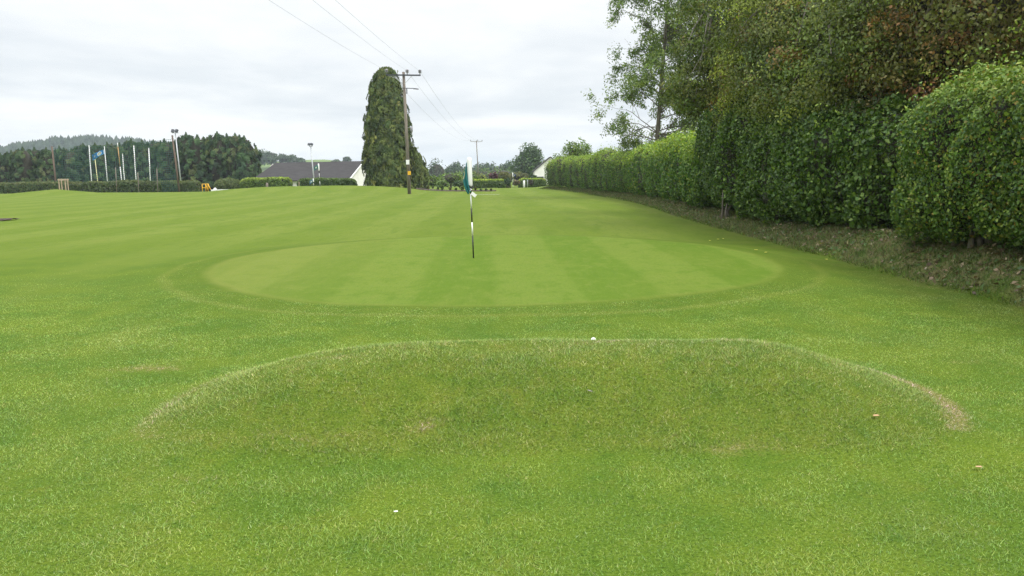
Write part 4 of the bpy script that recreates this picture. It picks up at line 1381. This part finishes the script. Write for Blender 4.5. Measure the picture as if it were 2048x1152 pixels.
# floodlights
for lb, (bx, by), (tx, ty), Yd, wid in (('tall grey floodlight mast with two lamps beside the brown post', (361.5, 362), (350.5, 266), 118, 2), ('tall grey floodlight mast rising in front of the bungalow roof', (629, 371), (621.5, 293), 111, 1)):
    p0, p1 = at(bx, by, Yd), at(tx, ty, Yd)
    d = p1 - p0
    p0 = p0 - d * ((p0[2] + 0.9) / d[2])
    root = thing('floodlight_mast', lb, 'floodlight', p0)
    MB().tube([p0, p1], [0.10, 0.075], 10).build('mast', M_GREYMETAL, root, smooth=True)
    MB().box(p1 + [0, 0, 0.02], (1.0 if wid == 2 else 0.5, 0.08, 0.08)).build('lamp_bar', M_GREYMETAL, root)
    for sx in (-1, 1):
        ox = sx * (0.28 if wid == 2 else 0.18)
        c_ = p1 + [ox - 0.02, -0.12, 0.30]
        lm = MB()
        sz = (0.40, 0.24, 0.44) if wid == 2 else (0.34, 0.24, 0.26)
        lh = lm.box(c_, sz, rz=R(sx * -14), M=Matrix.Rotation(R(-28), 3, 'X') @ Matrix.Rotation(R(12), 3, 'Y')).build('lamp_head', M_DARKMETAL, root)
        MB().tube([p1 + [ox, 0, 0.03], c_], 0.03, 6).build('lamp_bracket', M_GREYMETAL, lh)

# brown posts with a ball stop net between them
net_posts = []
for lb, (bx, by), (tx, ty), Yd, rad in (('tall dark brown wooden post left of the floodlight mast', (358.5, 381), (344.5, 271), 110, 0.14), ('dark brown wooden post holding the left end of the net', (112, 366), (104, 293), 118, 0.15)):
    p0, p1 = at(bx, by, Yd), at(tx, ty, Yd)
    d = p1 - p0
    p0 = p0 - d * ((p0[2] - float(gz(p0[0], Yd)[0]) + 0.1) / d[2])
    root = thing('wooden_post', lb, 'post', p0)
    MB().tube([p0, p1], [rad, rad * 0.8], 9).build('post', M_BROWNWOOD, root, smooth=True)
    MB().tube([p1, p1 + [0, 0, 0.06]], [rad * 0.82, rad * 0.4], 9).build('post_cap', M_DARKMETAL, root, smooth=True)
    net_posts.append((p0, p1))
for k, (bx, tx, ty, w_) in enumerate(((233.5, 231, 335, 'leftmost'), (277.5, 275.5, 345, 'middle'), (315.5, 313.5, 337, 'rightmost'))):
    p0, p1 = at(bx, 383, 108), at(tx, ty, 108)
    p0[2] = float(gz(p0[0], 108)[0]) - 0.1
    o = MB().tube([p0, p1], [0.055, 0.05], 7).build('fence_post', M_WOOD, origin=p0, smooth=True)
    tag(o, f'{w_} of three thin grey posts in front of the low left hedge', 'post', 'thin posts before the left hedge')
(n0, n1), (m0, m1) = net_posts[1], net_posts[0]
n1 = n0 + (n1 - n0) * 0.96
m1 = m0 + (m1 - m0) * 0.94
b = MB()
for q in np.linspace(0, 1, 64):
    lo, hi = n0 + (m0 - n0) * q, n1 + (m1 - n1) * q - [0, 0, 0.9 * 4 * q * (1 - q) * 0.3]
    b.tube([lo, hi], 0.020, 3, cap=False)
for q in np.linspace(0.02, 1, 26):
    A_, B_ = n0 + (n1 - n0) * q, m0 + (m1 - m0) * q
    b.tube([A_, (A_ + B_) / 2 - [0, 0, 0.27 * q], B_], 0.020, 3, cap=False)
o = b.build('ball_stop_net', M_NET, origin=n0)
tag(o, 'tall blue green ball stop net strung between two brown posts', 'net')

# timber tree guard on the far left mound
g0 = at(128, 379.5, 86.5)
g0[2] = float(gz(g0[0], g0[1])[0])
hT = max(1.0, at(128, 357.5, g0[1])[2] - g0[2])
root = thing('tree_guard', 'pale timber frame of four stakes on the far left grass mound', 'tree guard', g0)
for sx in (-0.34, 0.34):
    for sy in (-0.25, 0.25):
        MB().box(g0 + [sx, sy, hT / 2 - 0.1], (0.085, 0.085, hT + 0.2)).build('stake', M_STAKE, root)
for sy in (-0.30, 0.30):
    MB().box(g0 + [0, sy, hT - 0.10], (0.86, 0.03, 0.17)).build('cross_board', M_STAKE, root)

# yellow handrail and the white low boards beside it
g0 = at(413, 381, 104)
g0[2] = float(gz(g0[0], 104)[0])
k = g0[2]
hR = 0.98
root = thing('handrail', 'yellow tubular handrail at the right end of the low left hedge', 'handrail', g0)
xa, xb, xc, xd = [at(q, 381, 104)[0] for q in (405, 412, 416.5, 424)]
for x in (xa, xb, xc):
    MB().tube([(x, 104, k - 0.1), (x, 104, k + hR)], 0.05, 8).build('rail_post', M_YELLOW, root, smooth=True)
MB().tube([(xa, 104, k + hR), (xc, 104, k + hR), (xc + 0.15, 104, k + hR - 0.03)], 0.05, 8).build('top_rail', M_YELLOW, root, smooth=True)
MB().tube([(xa, 104, k + 0.5), (xb, 104, k + 0.5)], 0.04, 8).build('middle_rail', M_YELLOW, root, smooth=True)
MB().tube([(xc, 104, k + hR), (xd, 103.6, k + 0.25)], 0.045, 8).build('sloping_rail', M_YELLOW, root, smooth=True)
MB().tube([(xb, 104, k + hR), (xc, 104, k + 0.05)], 0.045, 8).build('brace', M_YELLOW, root, smooth=True)
xa, xb = at(423, 381, 101)[0], at(459, 381, 101)[0]
zz = at(440, 381, 101)[2]
root = thing('low_white_kerb', 'low white painted boards lying beside the yellow handrail', 'boards', (xa, 101, zz - 0.1))
for q0_, q1_ in ((0.0, 0.62), (0.63, 0.86), (0.875, 1.0)):
    MB().box(((xa + (xb - xa) * (q0_ + q1_) / 2), 101, zz - 0.02), ((xb - xa) * (q1_ - q0_) - 0.02, 0.35, 0.32)).build('board', M_WHITE, root)
p = at(430, 377.5, 101.3)
o = MB().tube([p + [0, 0, q] for q in (-0.30, -0.18, -0.02, 0.08, 0.13)], [0.17, 0.20, 0.19, 0.12, 0.02], 10).build('white_bollard', M_WHITE, origin=p, smooth=True)
tag(o, 'small rounded white object behind the low white boards', 'marker')

for lb, px, yt, yb_, Yd, mt, rr in (('short grey wooden stub post before the yellow green hedge', 534, 365.5, 379, 100, M_WOOD, 0.16), ('thin pale stake beside the gap in the bungalow hedges', 598, 363.5, 378, 103, M_STAKE, 0.06),
                                    ('small white marker post by the distant garden hedge', 1048, 361, 371, 124, M_WHITE, 0.16), ('short white stump post right of the small marker by the garden hedge', 1055, 359.5, 370, 126, M_GREYMETAL, 0.07)):
    p0, p1 = at(px, yb_, Yd), at(px, yt, Yd)
    p0[2] = min(p0[2], float(gz(p0[0], Yd)[0]))
    o = MB().tube([p0, p0 + (p1 - p0) * 0.93, p1], [rr, rr * 0.95, rr * 0.55], 8).build('marker_post', mt, origin=p0, smooth=True)
    tag(o, lb, 'post')

# ------------------------------------------------------------------ middle distance: flower bed, shrubs, garden hedges
def strip(name, pts, mat, kind='structure', lift=0.006, bumpy=0.0, n=40, w=1.0):
    pts = np.asarray(pts, float)
    V, F = [], []
    s = np.linspace(0, 1, n)
    x = np.interp(s, np.linspace(0, 1, len(pts)), pts[:, 0])
    y = np.interp(s, np.linspace(0, 1, len(pts)), pts[:, 1])
    hw = w / 2 * np.clip(np.sin(np.pi * np.clip(s, 0.03, 0.97)) * 4, 0, 1)
    m = 7
    for i in range(n):
        for j in range(m):
            v = -1 + 2 * j / (m - 1)
            yy = y[i] + v * hw[i] * (1 + 0.2 * math.sin(i * 1.3))
            V.append((x[i], yy, float(gz(x[i], yy)[0]) + lift + bumpy * (1 - v * v)))
    for i in range(n - 1):
        for j in range(m - 1):
            a = i * m + j
            F.append((a, a + m, a + m + 1, a + 1))
    o = mk(name, V, F, mat, smooth=True, origin=V[0])
    o['kind'] = kind
    return o


p0, p1 = at(833, 380.5, 84), at(992, 380.5, 84)
strip('flower_bed', [(p0[0], 84), (p1[0], 85)], M_SOIL, lift=0.03, bumpy=0.10, w=2.6)
p0, p1 = at(945, 385, 70), at(1000, 384.5, 70)
strip('chalk_line', [(p0[0], 70), (p1[0], 70.2)], M_CHALK, lift=0.012, w=0.5)
p0, p1 = at(-12, 441, 33), at(27, 441, 33)
g1 = ground(2, 441)
strip('mulch_patch', [(g1[0] - 0.9, g1[1]), (g1[0] + 0.55, g1[1])], M_SOIL, lift=0.03, bumpy=0.06, w=1.1)


def shrub(name, lb, px, ytop, wpx, ybase, Yd, cols, seed, n=None, L=None, cat='bush', group=None, power_top=1.0, zb=None, depth=None, stem=True):
    """free-growing bush or far tree: lobed leaf clumps round a short stem"""
    rg = np.random.default_rng(seed)
    base, top = at(px, ybase, Yd), at(px, ytop, Yd)
    if zb is not None:
        base[2] = zb
    H = top[2] - base[2]
    W = wpx * Yd / FPX / 2
    Dp = depth or W
    L = L or max(0.05, Yd * 0.0022)
    n = n or int(np.clip(W * H * 2.2 / (L * L), 900, 6500))
    root = thing(name, lb, cat, base, group)
    cz = H * 0.52
    nl = 26
    lc = nrm(rg.normal(size=(nl, 3)) + [0, -0.2, 0.15]) * rg.uniform(0.45, 0.78, (nl, 1))
    lr = rg.uniform(0.26, 0.44, nl)
    li = rg.integers(0, nl, n)
    D = nrm(rg.normal(size=(n, 3)))
    q = (lc[li] + D * (lr[li] * (1 - np.minimum(rg.exponential(0.10, n), 0.6)))[:, None]) * np.array([W, Dp, H * 0.5])
    q += 0.05 * W * rg.normal(size=(n, 3))
    Pn = base + [0, 0, cz] + q
    Pn[:, 2] = np.maximum(Pn[:, 2], base[2] + 0.05)
    lobc = rg.uniform(0.75, 1.3, (nl, 1))[li]
    c = lobc * palette(rg, n, cols, [1] * len(cols), 0.22) * (1 + 0.3 * fbm(q + base, 2.2 / max(W, 0.4), seed + 3))[:, None]
    V, F, CC = leaves(Pn, D + [0, 0, 0.2], L, L * 0.7, 0.7, 0.3, np.clip(c, 0, 1), rg)
    MB().tube([base - [0, 0, 0.1], base + [0, 0, H * 0.4], base + [0.05, 0, H * 0.75]], [max(0.04, W * 0.09), W * 0.05, 0.02], 7).build('trunk' if cat == 'tree' else 'stem', M_BARK, root, smooth=True)
    mk('crown' if cat == 'tree' else 'foliage', V, F, M_LEAF, root, col=CC)
    Pq, Fq = blob(base + [0, 0, cz], np.array([W, Dp, H * 0.5]) * 0.62, 0.06 * W, seed + 5, 18, 12)
    Pq[:, 2] = np.maximum(Pq[:, 2], base[2] + 0.04)
    mk('inner_twigs', Pq, Fq, M_TWIG, root, smooth=True)
    return root


DK = [(0.030, 0.058, 0.018), (0.042, 0.072, 0.022), (0.024, 0.046, 0.016)]
MID = [(0.052, 0.092, 0.022), (0.070, 0.112, 0.026), (0.090, 0.130, 0.030)]
LT = [(0.085, 0.135, 0.026), (0.110, 0.155, 0.030), (0.070, 0.115, 0.024)]
GOLD = [(0.15, 0.16, 0.03), (0.11, 0.13, 0.025), (0.08, 0.105, 0.022)]
PUR = [(0.060, 0.020, 0.026), (0.045, 0.018, 0.022), (0.075, 0.028, 0.030)]
BRN = [(0.075, 0.080, 0.022), (0.060, 0.072, 0.020), (0.090, 0.090, 0.026)]
G2 = 'shrubs beyond the flower bed'
shrub('garden_shrub', 'light green loose shrub left of the nearest golf flag cloth', 902, 343, 58, 380, 128, LT, 201, group=G2, zb=-0.1)
shrub('garden_shrub', 'mid green shrub immediately behind the nearest golf flag cloth', 934, 339, 52, 380, 140, MID, 202, group=G2, zb=-0.1)
shrub('garden_shrub', 'pale green low shrub at the right foot of the columnar conifer', 866, 352, 44, 380, 118, LT, 203, group=G2, zb=-0.1)
shrub('garden_shrub', 'small olive shrub low between the conifer and the nearest golf flag', 885, 361, 28, 381, 112, MID, 204, group=G2, zb=0)
shrub('garden_shrub', 'dark low shrub left of the distant pole base', 920, 360, 34, 381, 113, DK, 205, group=G2, zb=0)
shrub('garden_shrub', 'mid green shrub rising left of the golden bush', 948, 343, 26, 378, 150, BRN, 206, group=G2, zb=-0.2)
shrub('golden_bush', 'rounded golden green bush right of the distant pole', 964, 348, 20, 376, 150, GOLD, 207, zb=-0.2)
shrub('purple_bush', 'rounded dark purple bush beyond the bright garden hedge', 987, 342, 22, 374, 152, PUR, 208, zb=-0.2)
small_hedge('garden_hedge', 'brownish green tall clipped hedge block right of the purple bush', 997, 1021, 345, 374, 150, BRN, ([(0.095, 0.10, 0.028)], [1]), 209, n=3500, L=0.3)
shrub('garden_shrub', 'dull green shrub left of the far white gable', 1042, 343, 46, 374, 156, BRN, 210, group=G2, zb=-0.2)
shrub('garden_shrub', 'dark shrub standing directly before the far white gable', 1064, 346, 20, 374, 140, DK, 211, group=G2, zb=-0.2)
small_hedge('garden_hedge', 'low bright lime topped hedge right of the nearest golf flag', 938, 1011, 359, 373, 134, MID, ([(0.26, 0.32, 0.03), (0.20, 0.28, 0.03)], [1, 1]), 212, n=6000, L=0.26, w=1.2)
small_hedge('garden_hedge', 'low lime topped hedge beneath the far white gable', 1037, 1092, 357.5, 372, 132, MID, ([(0.26, 0.32, 0.03), (0.20, 0.28, 0.03)], [1, 1]), 213, n=5000, L=0.26, w=1.2)
shrub('garden_shrub', 'dark green low shrub at the left foot of the distant golf flag', 1015, 357, 14, 373, 131, DK, 214, group=G2, zb=0)
shrub('garden_shrub', 'reddish low shrub at the right foot of the distant golf flag', 1033, 360, 15, 373, 131, [(0.085, 0.065, 0.03), (0.07, 0.075, 0.03)], 215, group=G2, zb=0)
shrub('garden_shrub', 'dark reddish shrub in the gap of the lime topped hedge', 1062, 360, 9, 372, 130, [(0.05, 0.03, 0.03), (0.04, 0.045, 0.02)], 216, group=G2, zb=0)
for k, (px, yt, w_) in enumerate(((857, 371, 5), (876, 372, 5), (884, 368.5, 8), (900, 374, 6), (912, 375, 6), (925, 371, 8), (951, 373, 5), (962, 377, 6), (972, 376, 5), (982, 377, 5))):
    shrub('bedding_plant', f'{posw[k]} small plant from the conifer in the flower bed', px, yt, w_, 381, 84, MID if k % 3 else BRN, 230 + k, n=260, L=0.11, cat='plant', group='plants in the flower bed', zb=float(gz(at(px, 380, 84)[0], 84)[0]) + 0.05)

G3 = 'distant trees'
shrub('distant_tree', 'dome shaped dark tree left of the far white gable', 1060, 293, 74, 366, 205, DK + MID[:1], 301, cat='tree', group=G3, zb=-1.5, n=9000)
shrub('distant_tree', 'dark hazy dome shaped tree right of the columnar conifer', 874, 318, 52, 366, 330, DK, 302, cat='tree', group=G3, zb=-4)
shrub('distant_tree', 'dark hazy tree directly behind the edge of the columnar conifer', 846, 334, 40, 366, 260, DK, 303, cat='tree', group=G3, zb=-3)
lst = [(905, 326, 26, 420, 'hazy pale tree between the dark dome tree and the nearest golf flag'), (915, 322, 13, 440, 'small round topped hazy tree left of the nearest golf flag'),
       (928, 330, 26, 430, 'hazy tree on the skyline just left of the nearest golf flag'), (963, 326, 24, 450, 'hazy tree just right of the distant pole on the skyline'), (975, 323, 16, 460, 'narrow hazy tree right of the distant pole on the skyline'),
       (988, 325, 20, 450, 'hazy tree above the purple bush on the skyline'), (1003, 325, 20, 440, 'hazy tree above the brownish hedge block on the skyline'), (1015, 321, 20, 430, 'hazy tree nearest the left of the dome shaped tree on the skyline'),
       (945, 328, 24, 440, 'hazy tree behind the distant pole on the skyline')]
for k, (px, yt, w_, Yd, lb) in enumerate(lst):
    shrub('distant_tree', lb, px, yt, w_ * 1.35, 366, Yd, DK, 310 + k, cat='tree', group=G3, zb=-5, n=1600)
shrub('distant_tree', 'mid green tree left below the dome shaped tree', 1008, 333, 62, 366, 280, MID, 330, cat='tree', group=G3, zb=-3)
shrub('distant_tree', 'mid green tree behind the purple bush', 965, 335, 60, 366, 290, MID, 331, cat='tree', group=G3, zb=-3)
shrub('bushy_tree', 'bushy light green tree showing above the far part of the long hedge', 1156, 281, 74, 380, 92, LT, 340, cat='tree', zb=0, n=7000)
shrub('bushy_tree', 'lower bushy tree between the white gable and the bushy light green tree', 1122, 299, 46, 380, 100, MID, 341, cat='tree', zb=0)
shrub('bushy_tree', 'small fresh green tree top poking above the middle of the long hedge', 1217, 293, 34, 380, 78, LT, 342, cat='tree', zb=0)
shrub('bushy_tree', 'rounded yellow green growth above the near part of the long hedge', 1345, 283, 130, 380, 47, LT + GOLD[:1], 343, cat='tree', zb=0, n=9000, L=0.12)

# ------------------------------------------------------------------ hills
def hill(name, pts, Yd, half, mat, zb=-8, ny_=14, label=None):
    pts = np.asarray(pts, float)
    px = np.linspace(pts[0, 0], pts[-1, 0], 70)
    py = np.interp(px, pts[:, 0], pts[:, 1])
    ridge = np.array([at(a, b, Yd) for a, b in zip(px, py)])
    v = np.linspace(-1, 1, ny_ * 2 + 1)
    V = []
    for i in range(len(px)):
        for q in v:
            s = 0.5 + 0.5 * math.cos(math.pi * q)
            V.append((ridge[i, 0] * (1 + 0.0 * q), Yd + q * half, zb + (ridge[i, 2] - zb) * s))
    m = len(v)
    F = [(i * m + j, (i + 1) * m + j, (i + 1) * m + j + 1, i * m + j + 1) for i in range(len(px) - 1) for j in range(m - 1)]
    o = mk(name, V, F, mat, smooth=True, origin=V[0])
    o['kind'] = 'structure'
    return np.array(V).reshape(len(px), m, 3)


M_HILLG = plain('pasture', (0.10, 0.15, 0.035), 0.95, 0.25, 0.02)
M_HILLF = plain('forest_floor', (0.022, 0.036, 0.016), 0.95, 0.2, 0.02)
hv = hill('wooded_hill', [(-420, 330), (-200, 318), (-60, 312), (0, 309), (60, 302), (90, 293), (150, 283), (200, 281), (250, 284), (300, 292), (360, 300), (440, 312), (520, 332), (640, 352)], 820, 260, M_HILLF)
rg = np.random.default_rng(90)
nT = 5200
ui, vi = rg.random(nT) * (hv.shape[0] - 1.01), rg.random(nT) * (hv.shape[1] * 0.60)
i0, j0 = ui.astype(int), vi.astype(int)
fu, fv = (ui - i0)[:, None], (vi - j0)[:, None]
Pb = hv[i0, j0] * (1 - fu) * (1 - fv) + hv[i0 + 1, j0] * fu * (1 - fv) + hv[i0, j0 + 1] * (1 - fu) * fv + hv[i0 + 1, j0 + 1] * fu * fv
V, F, CC = [], [], []
nS = 7
for lay, (z0, z1, rr) in enumerate(((0.0, 5.0, 2.8), (2.2, 6.6, 2.0))):
    a = np.linspace(0, 2 * np.pi, nS, endpoint=False)
    sc = rg.uniform(0.6, 1.15, nT)
    base_ = len(V) * 0
    ring = np.stack([np.cos(a), np.sin(a), 0 * a], -1)
    rim = Pb[:, None] + ring[None] * (rr * sc)[:, None, None] * rg.uniform(0.75, 1.2, (nT, nS, 1)) + np.array([0, 0, z0])
    tip = Pb + np.stack([0 * sc, 0 * sc, z1 * sc], -1)
    VV = np.concatenate([rim, tip[:, None]], 1)
    off = sum(len(x) for x in V)
    V.append(VV.reshape(-1, 3))
    kk = off + (np.arange(nT) * (nS + 1))[:, None]
    for j in range(nS):
        F.append(np.concatenate([kk + j, kk + (j + 1) % nS, kk + nS], 1))
    CC.append(np.repeat(palette(np.random.default_rng(91), nT, [(0.016, 0.030, 0.014), (0.022, 0.037, 0.016), (0.012, 0.024, 0.012)], [1, 1, 1]), nS + 1, 0))
o = mk('hill_forest', np.vstack(V), np.vstack(F), M_NEEDLE, col=np.vstack(CC))
tag(o, 'dense conifer forest covering the distant hill at left', 'forest', kind='stuff')
hill('pasture_hill', [(420, 345), (480, 330), (540, 324), (590, 320), (650, 319), (690, 323), (730, 327), (800, 332), (860, 338), (960, 345)], 620, 160, M_HILLG)
hill('far_ridge', [(820, 350), (850, 342), (900, 338), (1000, 338), (1100, 340), (1250, 342), (1500, 340), (2100, 340), (2700, 345)], 900, 200, M_HILLF)
for k, (px, yt, w_, yb_, Yd, lb) in enumerate(((520, 297, 32, 330, 560, 'hazy wooded clump just right of the conifer row on the pasture hill'), (543, 302, 30, 330, 560, 'second hazy tree clump from the conifer row on the pasture hill'),
                                               (566, 308, 20, 328, 570, 'small hazy tree left on the pasture skyline'), (584, 310, 26, 328, 575, 'spreading hazy tree left of the floodlight on the pasture skyline'),
                                               (600, 316, 22, 328, 575, 'low hazy bush on the skyline just left of the floodlight mast'), (694, 314, 14, 330, 575, 'round hazy tree on the skyline above the bungalow roof'), (673, 320, 16, 330, 575, 'small pointed hazy tree above the bungalow ridge'))):
    shrub('distant_tree', lb, px, yt, w_ * 1.2, yb_, Yd, DK, 350 + k, cat='tree', group=G3, n=1400)

# ------------------------------------------------------------------ small things on the grass
def lumpy_ball(name, lb, c, r_, mat, cat='golf ball'):
    u, v = np.meshgrid(np.linspace(0, 2 * np.pi, 20, endpoint=False), np.linspace(-np.pi / 2, np.pi / 2, 13), indexing='ij')
    D = np.stack([np.cos(v) * np.cos(u), np.cos(v) * np.sin(u), np.sin(v)], -1).reshape(-1, 3)
    dim = 1 - 0.02 * (np.sin(9 * u) * np.sin(13 * v)).ravel() ** 2
    ii = np.arange(20 * 13).reshape(20, 13)
    F = np.stack([ii[:, :-1], np.roll(ii, -1, 0)[:, :-1], np.roll(ii, -1, 0)[:, 1:], ii[:, 1:]], -1).reshape(-1, 4)
    o = mk(name, np.array(c) + D * r_ * dim[:, None], F, mat, smooth=True, origin=np.array(c) - [0, 0, r_])
    return tag(o, lb, cat)


def crest_point(px, Ya, Yb):
    """highest point of the mound along the bearing of a pixel column"""
    best = None
    for y in np.linspace(Ya, Yb, 80):
        x = (px - 1024) / FPX * y * 1.0
        z = float(gz(x, y)[0])
        q = (z - EYE) / y
        if best is None or q > best[0]:
            best = (q, x, y, z)
    return np.array(best[1:])


c = crest_point(1193, 5.0, 7.2)
c = c + [0, 0.15, 0]
c[2] = float(gz(c[0], c[1])[0]) + 0.007
lumpy_ball('golf_ball', 'white golf ball lying on the crest of the near grass mound', c, 0.0215, M_WHITE)


def dry_leaf(lb, px, py, L, W, rz, col, seed, name='fallen_leaf', cat='leaf'):
    g = ground(px, py)
    rgl = np.random.default_rng(seed)
    n = 9
    s = np.linspace(-0.5, 0.5, n)
    wv_ = W * np.sqrt(np.clip(1 - (2 * s) ** 2, 0.02, 1)) * (1 + 0.2 * np.sin(s * 22))
    V = []
    for i in range(n):
        for q in (-0.5, 0.0, 0.5):
            x, y = s[i] * L, q * wv_[i]
            V.append(g + [x * math.cos(rz) - y * math.sin(rz), x * math.sin(rz) + y * math.cos(rz), 0.02 + 0.35 * abs(q) * wv_[i] + 0.25 * L * s[i] ** 2])
    F = [(i * 3 + j, (i + 1) * 3 + j, (i + 1) * 3 + j + 1, i * 3 + j + 1) for i in range(n - 1) for j in range(2)]
    o = mk(name, V, F, plain('dry_leaf_' + str(seed), col, 0.8, 0.25, 40), smooth=True, origin=g)
    o.modifiers.new('thickness', 'SOLIDIFY').thickness = 0.0012
    return tag(o, lb, cat)


dry_leaf('curled pale orange leaf on the right slope of the near mound', 1752, 838, 0.045, 0.028, 0.4, (0.40, 0.25, 0.13), 1)
dry_leaf('small pale orange leaf on the grass right of the near mound', 1957, 941, 0.036, 0.020, 0.1, (0.42, 0.27, 0.15), 2)
dry_leaf('slim grey feather lying on the middle of the near mound', 1180, 788, 0.050, 0.011, 2.2, (0.22, 0.19, 0.20), 3, 'feather', 'feather')
dry_leaf('small white daisy petal in the foreground lawn', 792, 1031, 0.020, 0.012, 0.2, (0.80, 0.80, 0.78), 4, 'white_petal', 'petal')
for k, (px, py) in enumerate(((1436, 480), (1420, 483), (1446, 479), (1512, 502), (1532, 507), (1653, 521), (1641, 489))):
    dry_leaf(f'{posw[k]} tiny yellow fallen leaf, counting from the ash, at the foot of the right bank', px, py, 0.07, 0.045, k * 0.9, (0.55, 0.50, 0.10), 10 + k)['group'] = 'yellow leaves below the bank'

# ------------------------------------------------------------------ haze
m, t = newmat('air')
vp = t.n('ShaderNodeVolumePrincipled', {'Color': (0.80, 0.90, 0.98, 1), 'Density': 0.00028, 'Anisotropy': 0.1})
t.n('ShaderNodeOutputMaterial', {'Volume': vp.outputs[0]})
hb = MB().box((0, 1650, 28), (6000, 4100, 80)).build('haze', m)
tag(hb, 'thin pale damp air over the whole course', 'haze', kind='stuff')
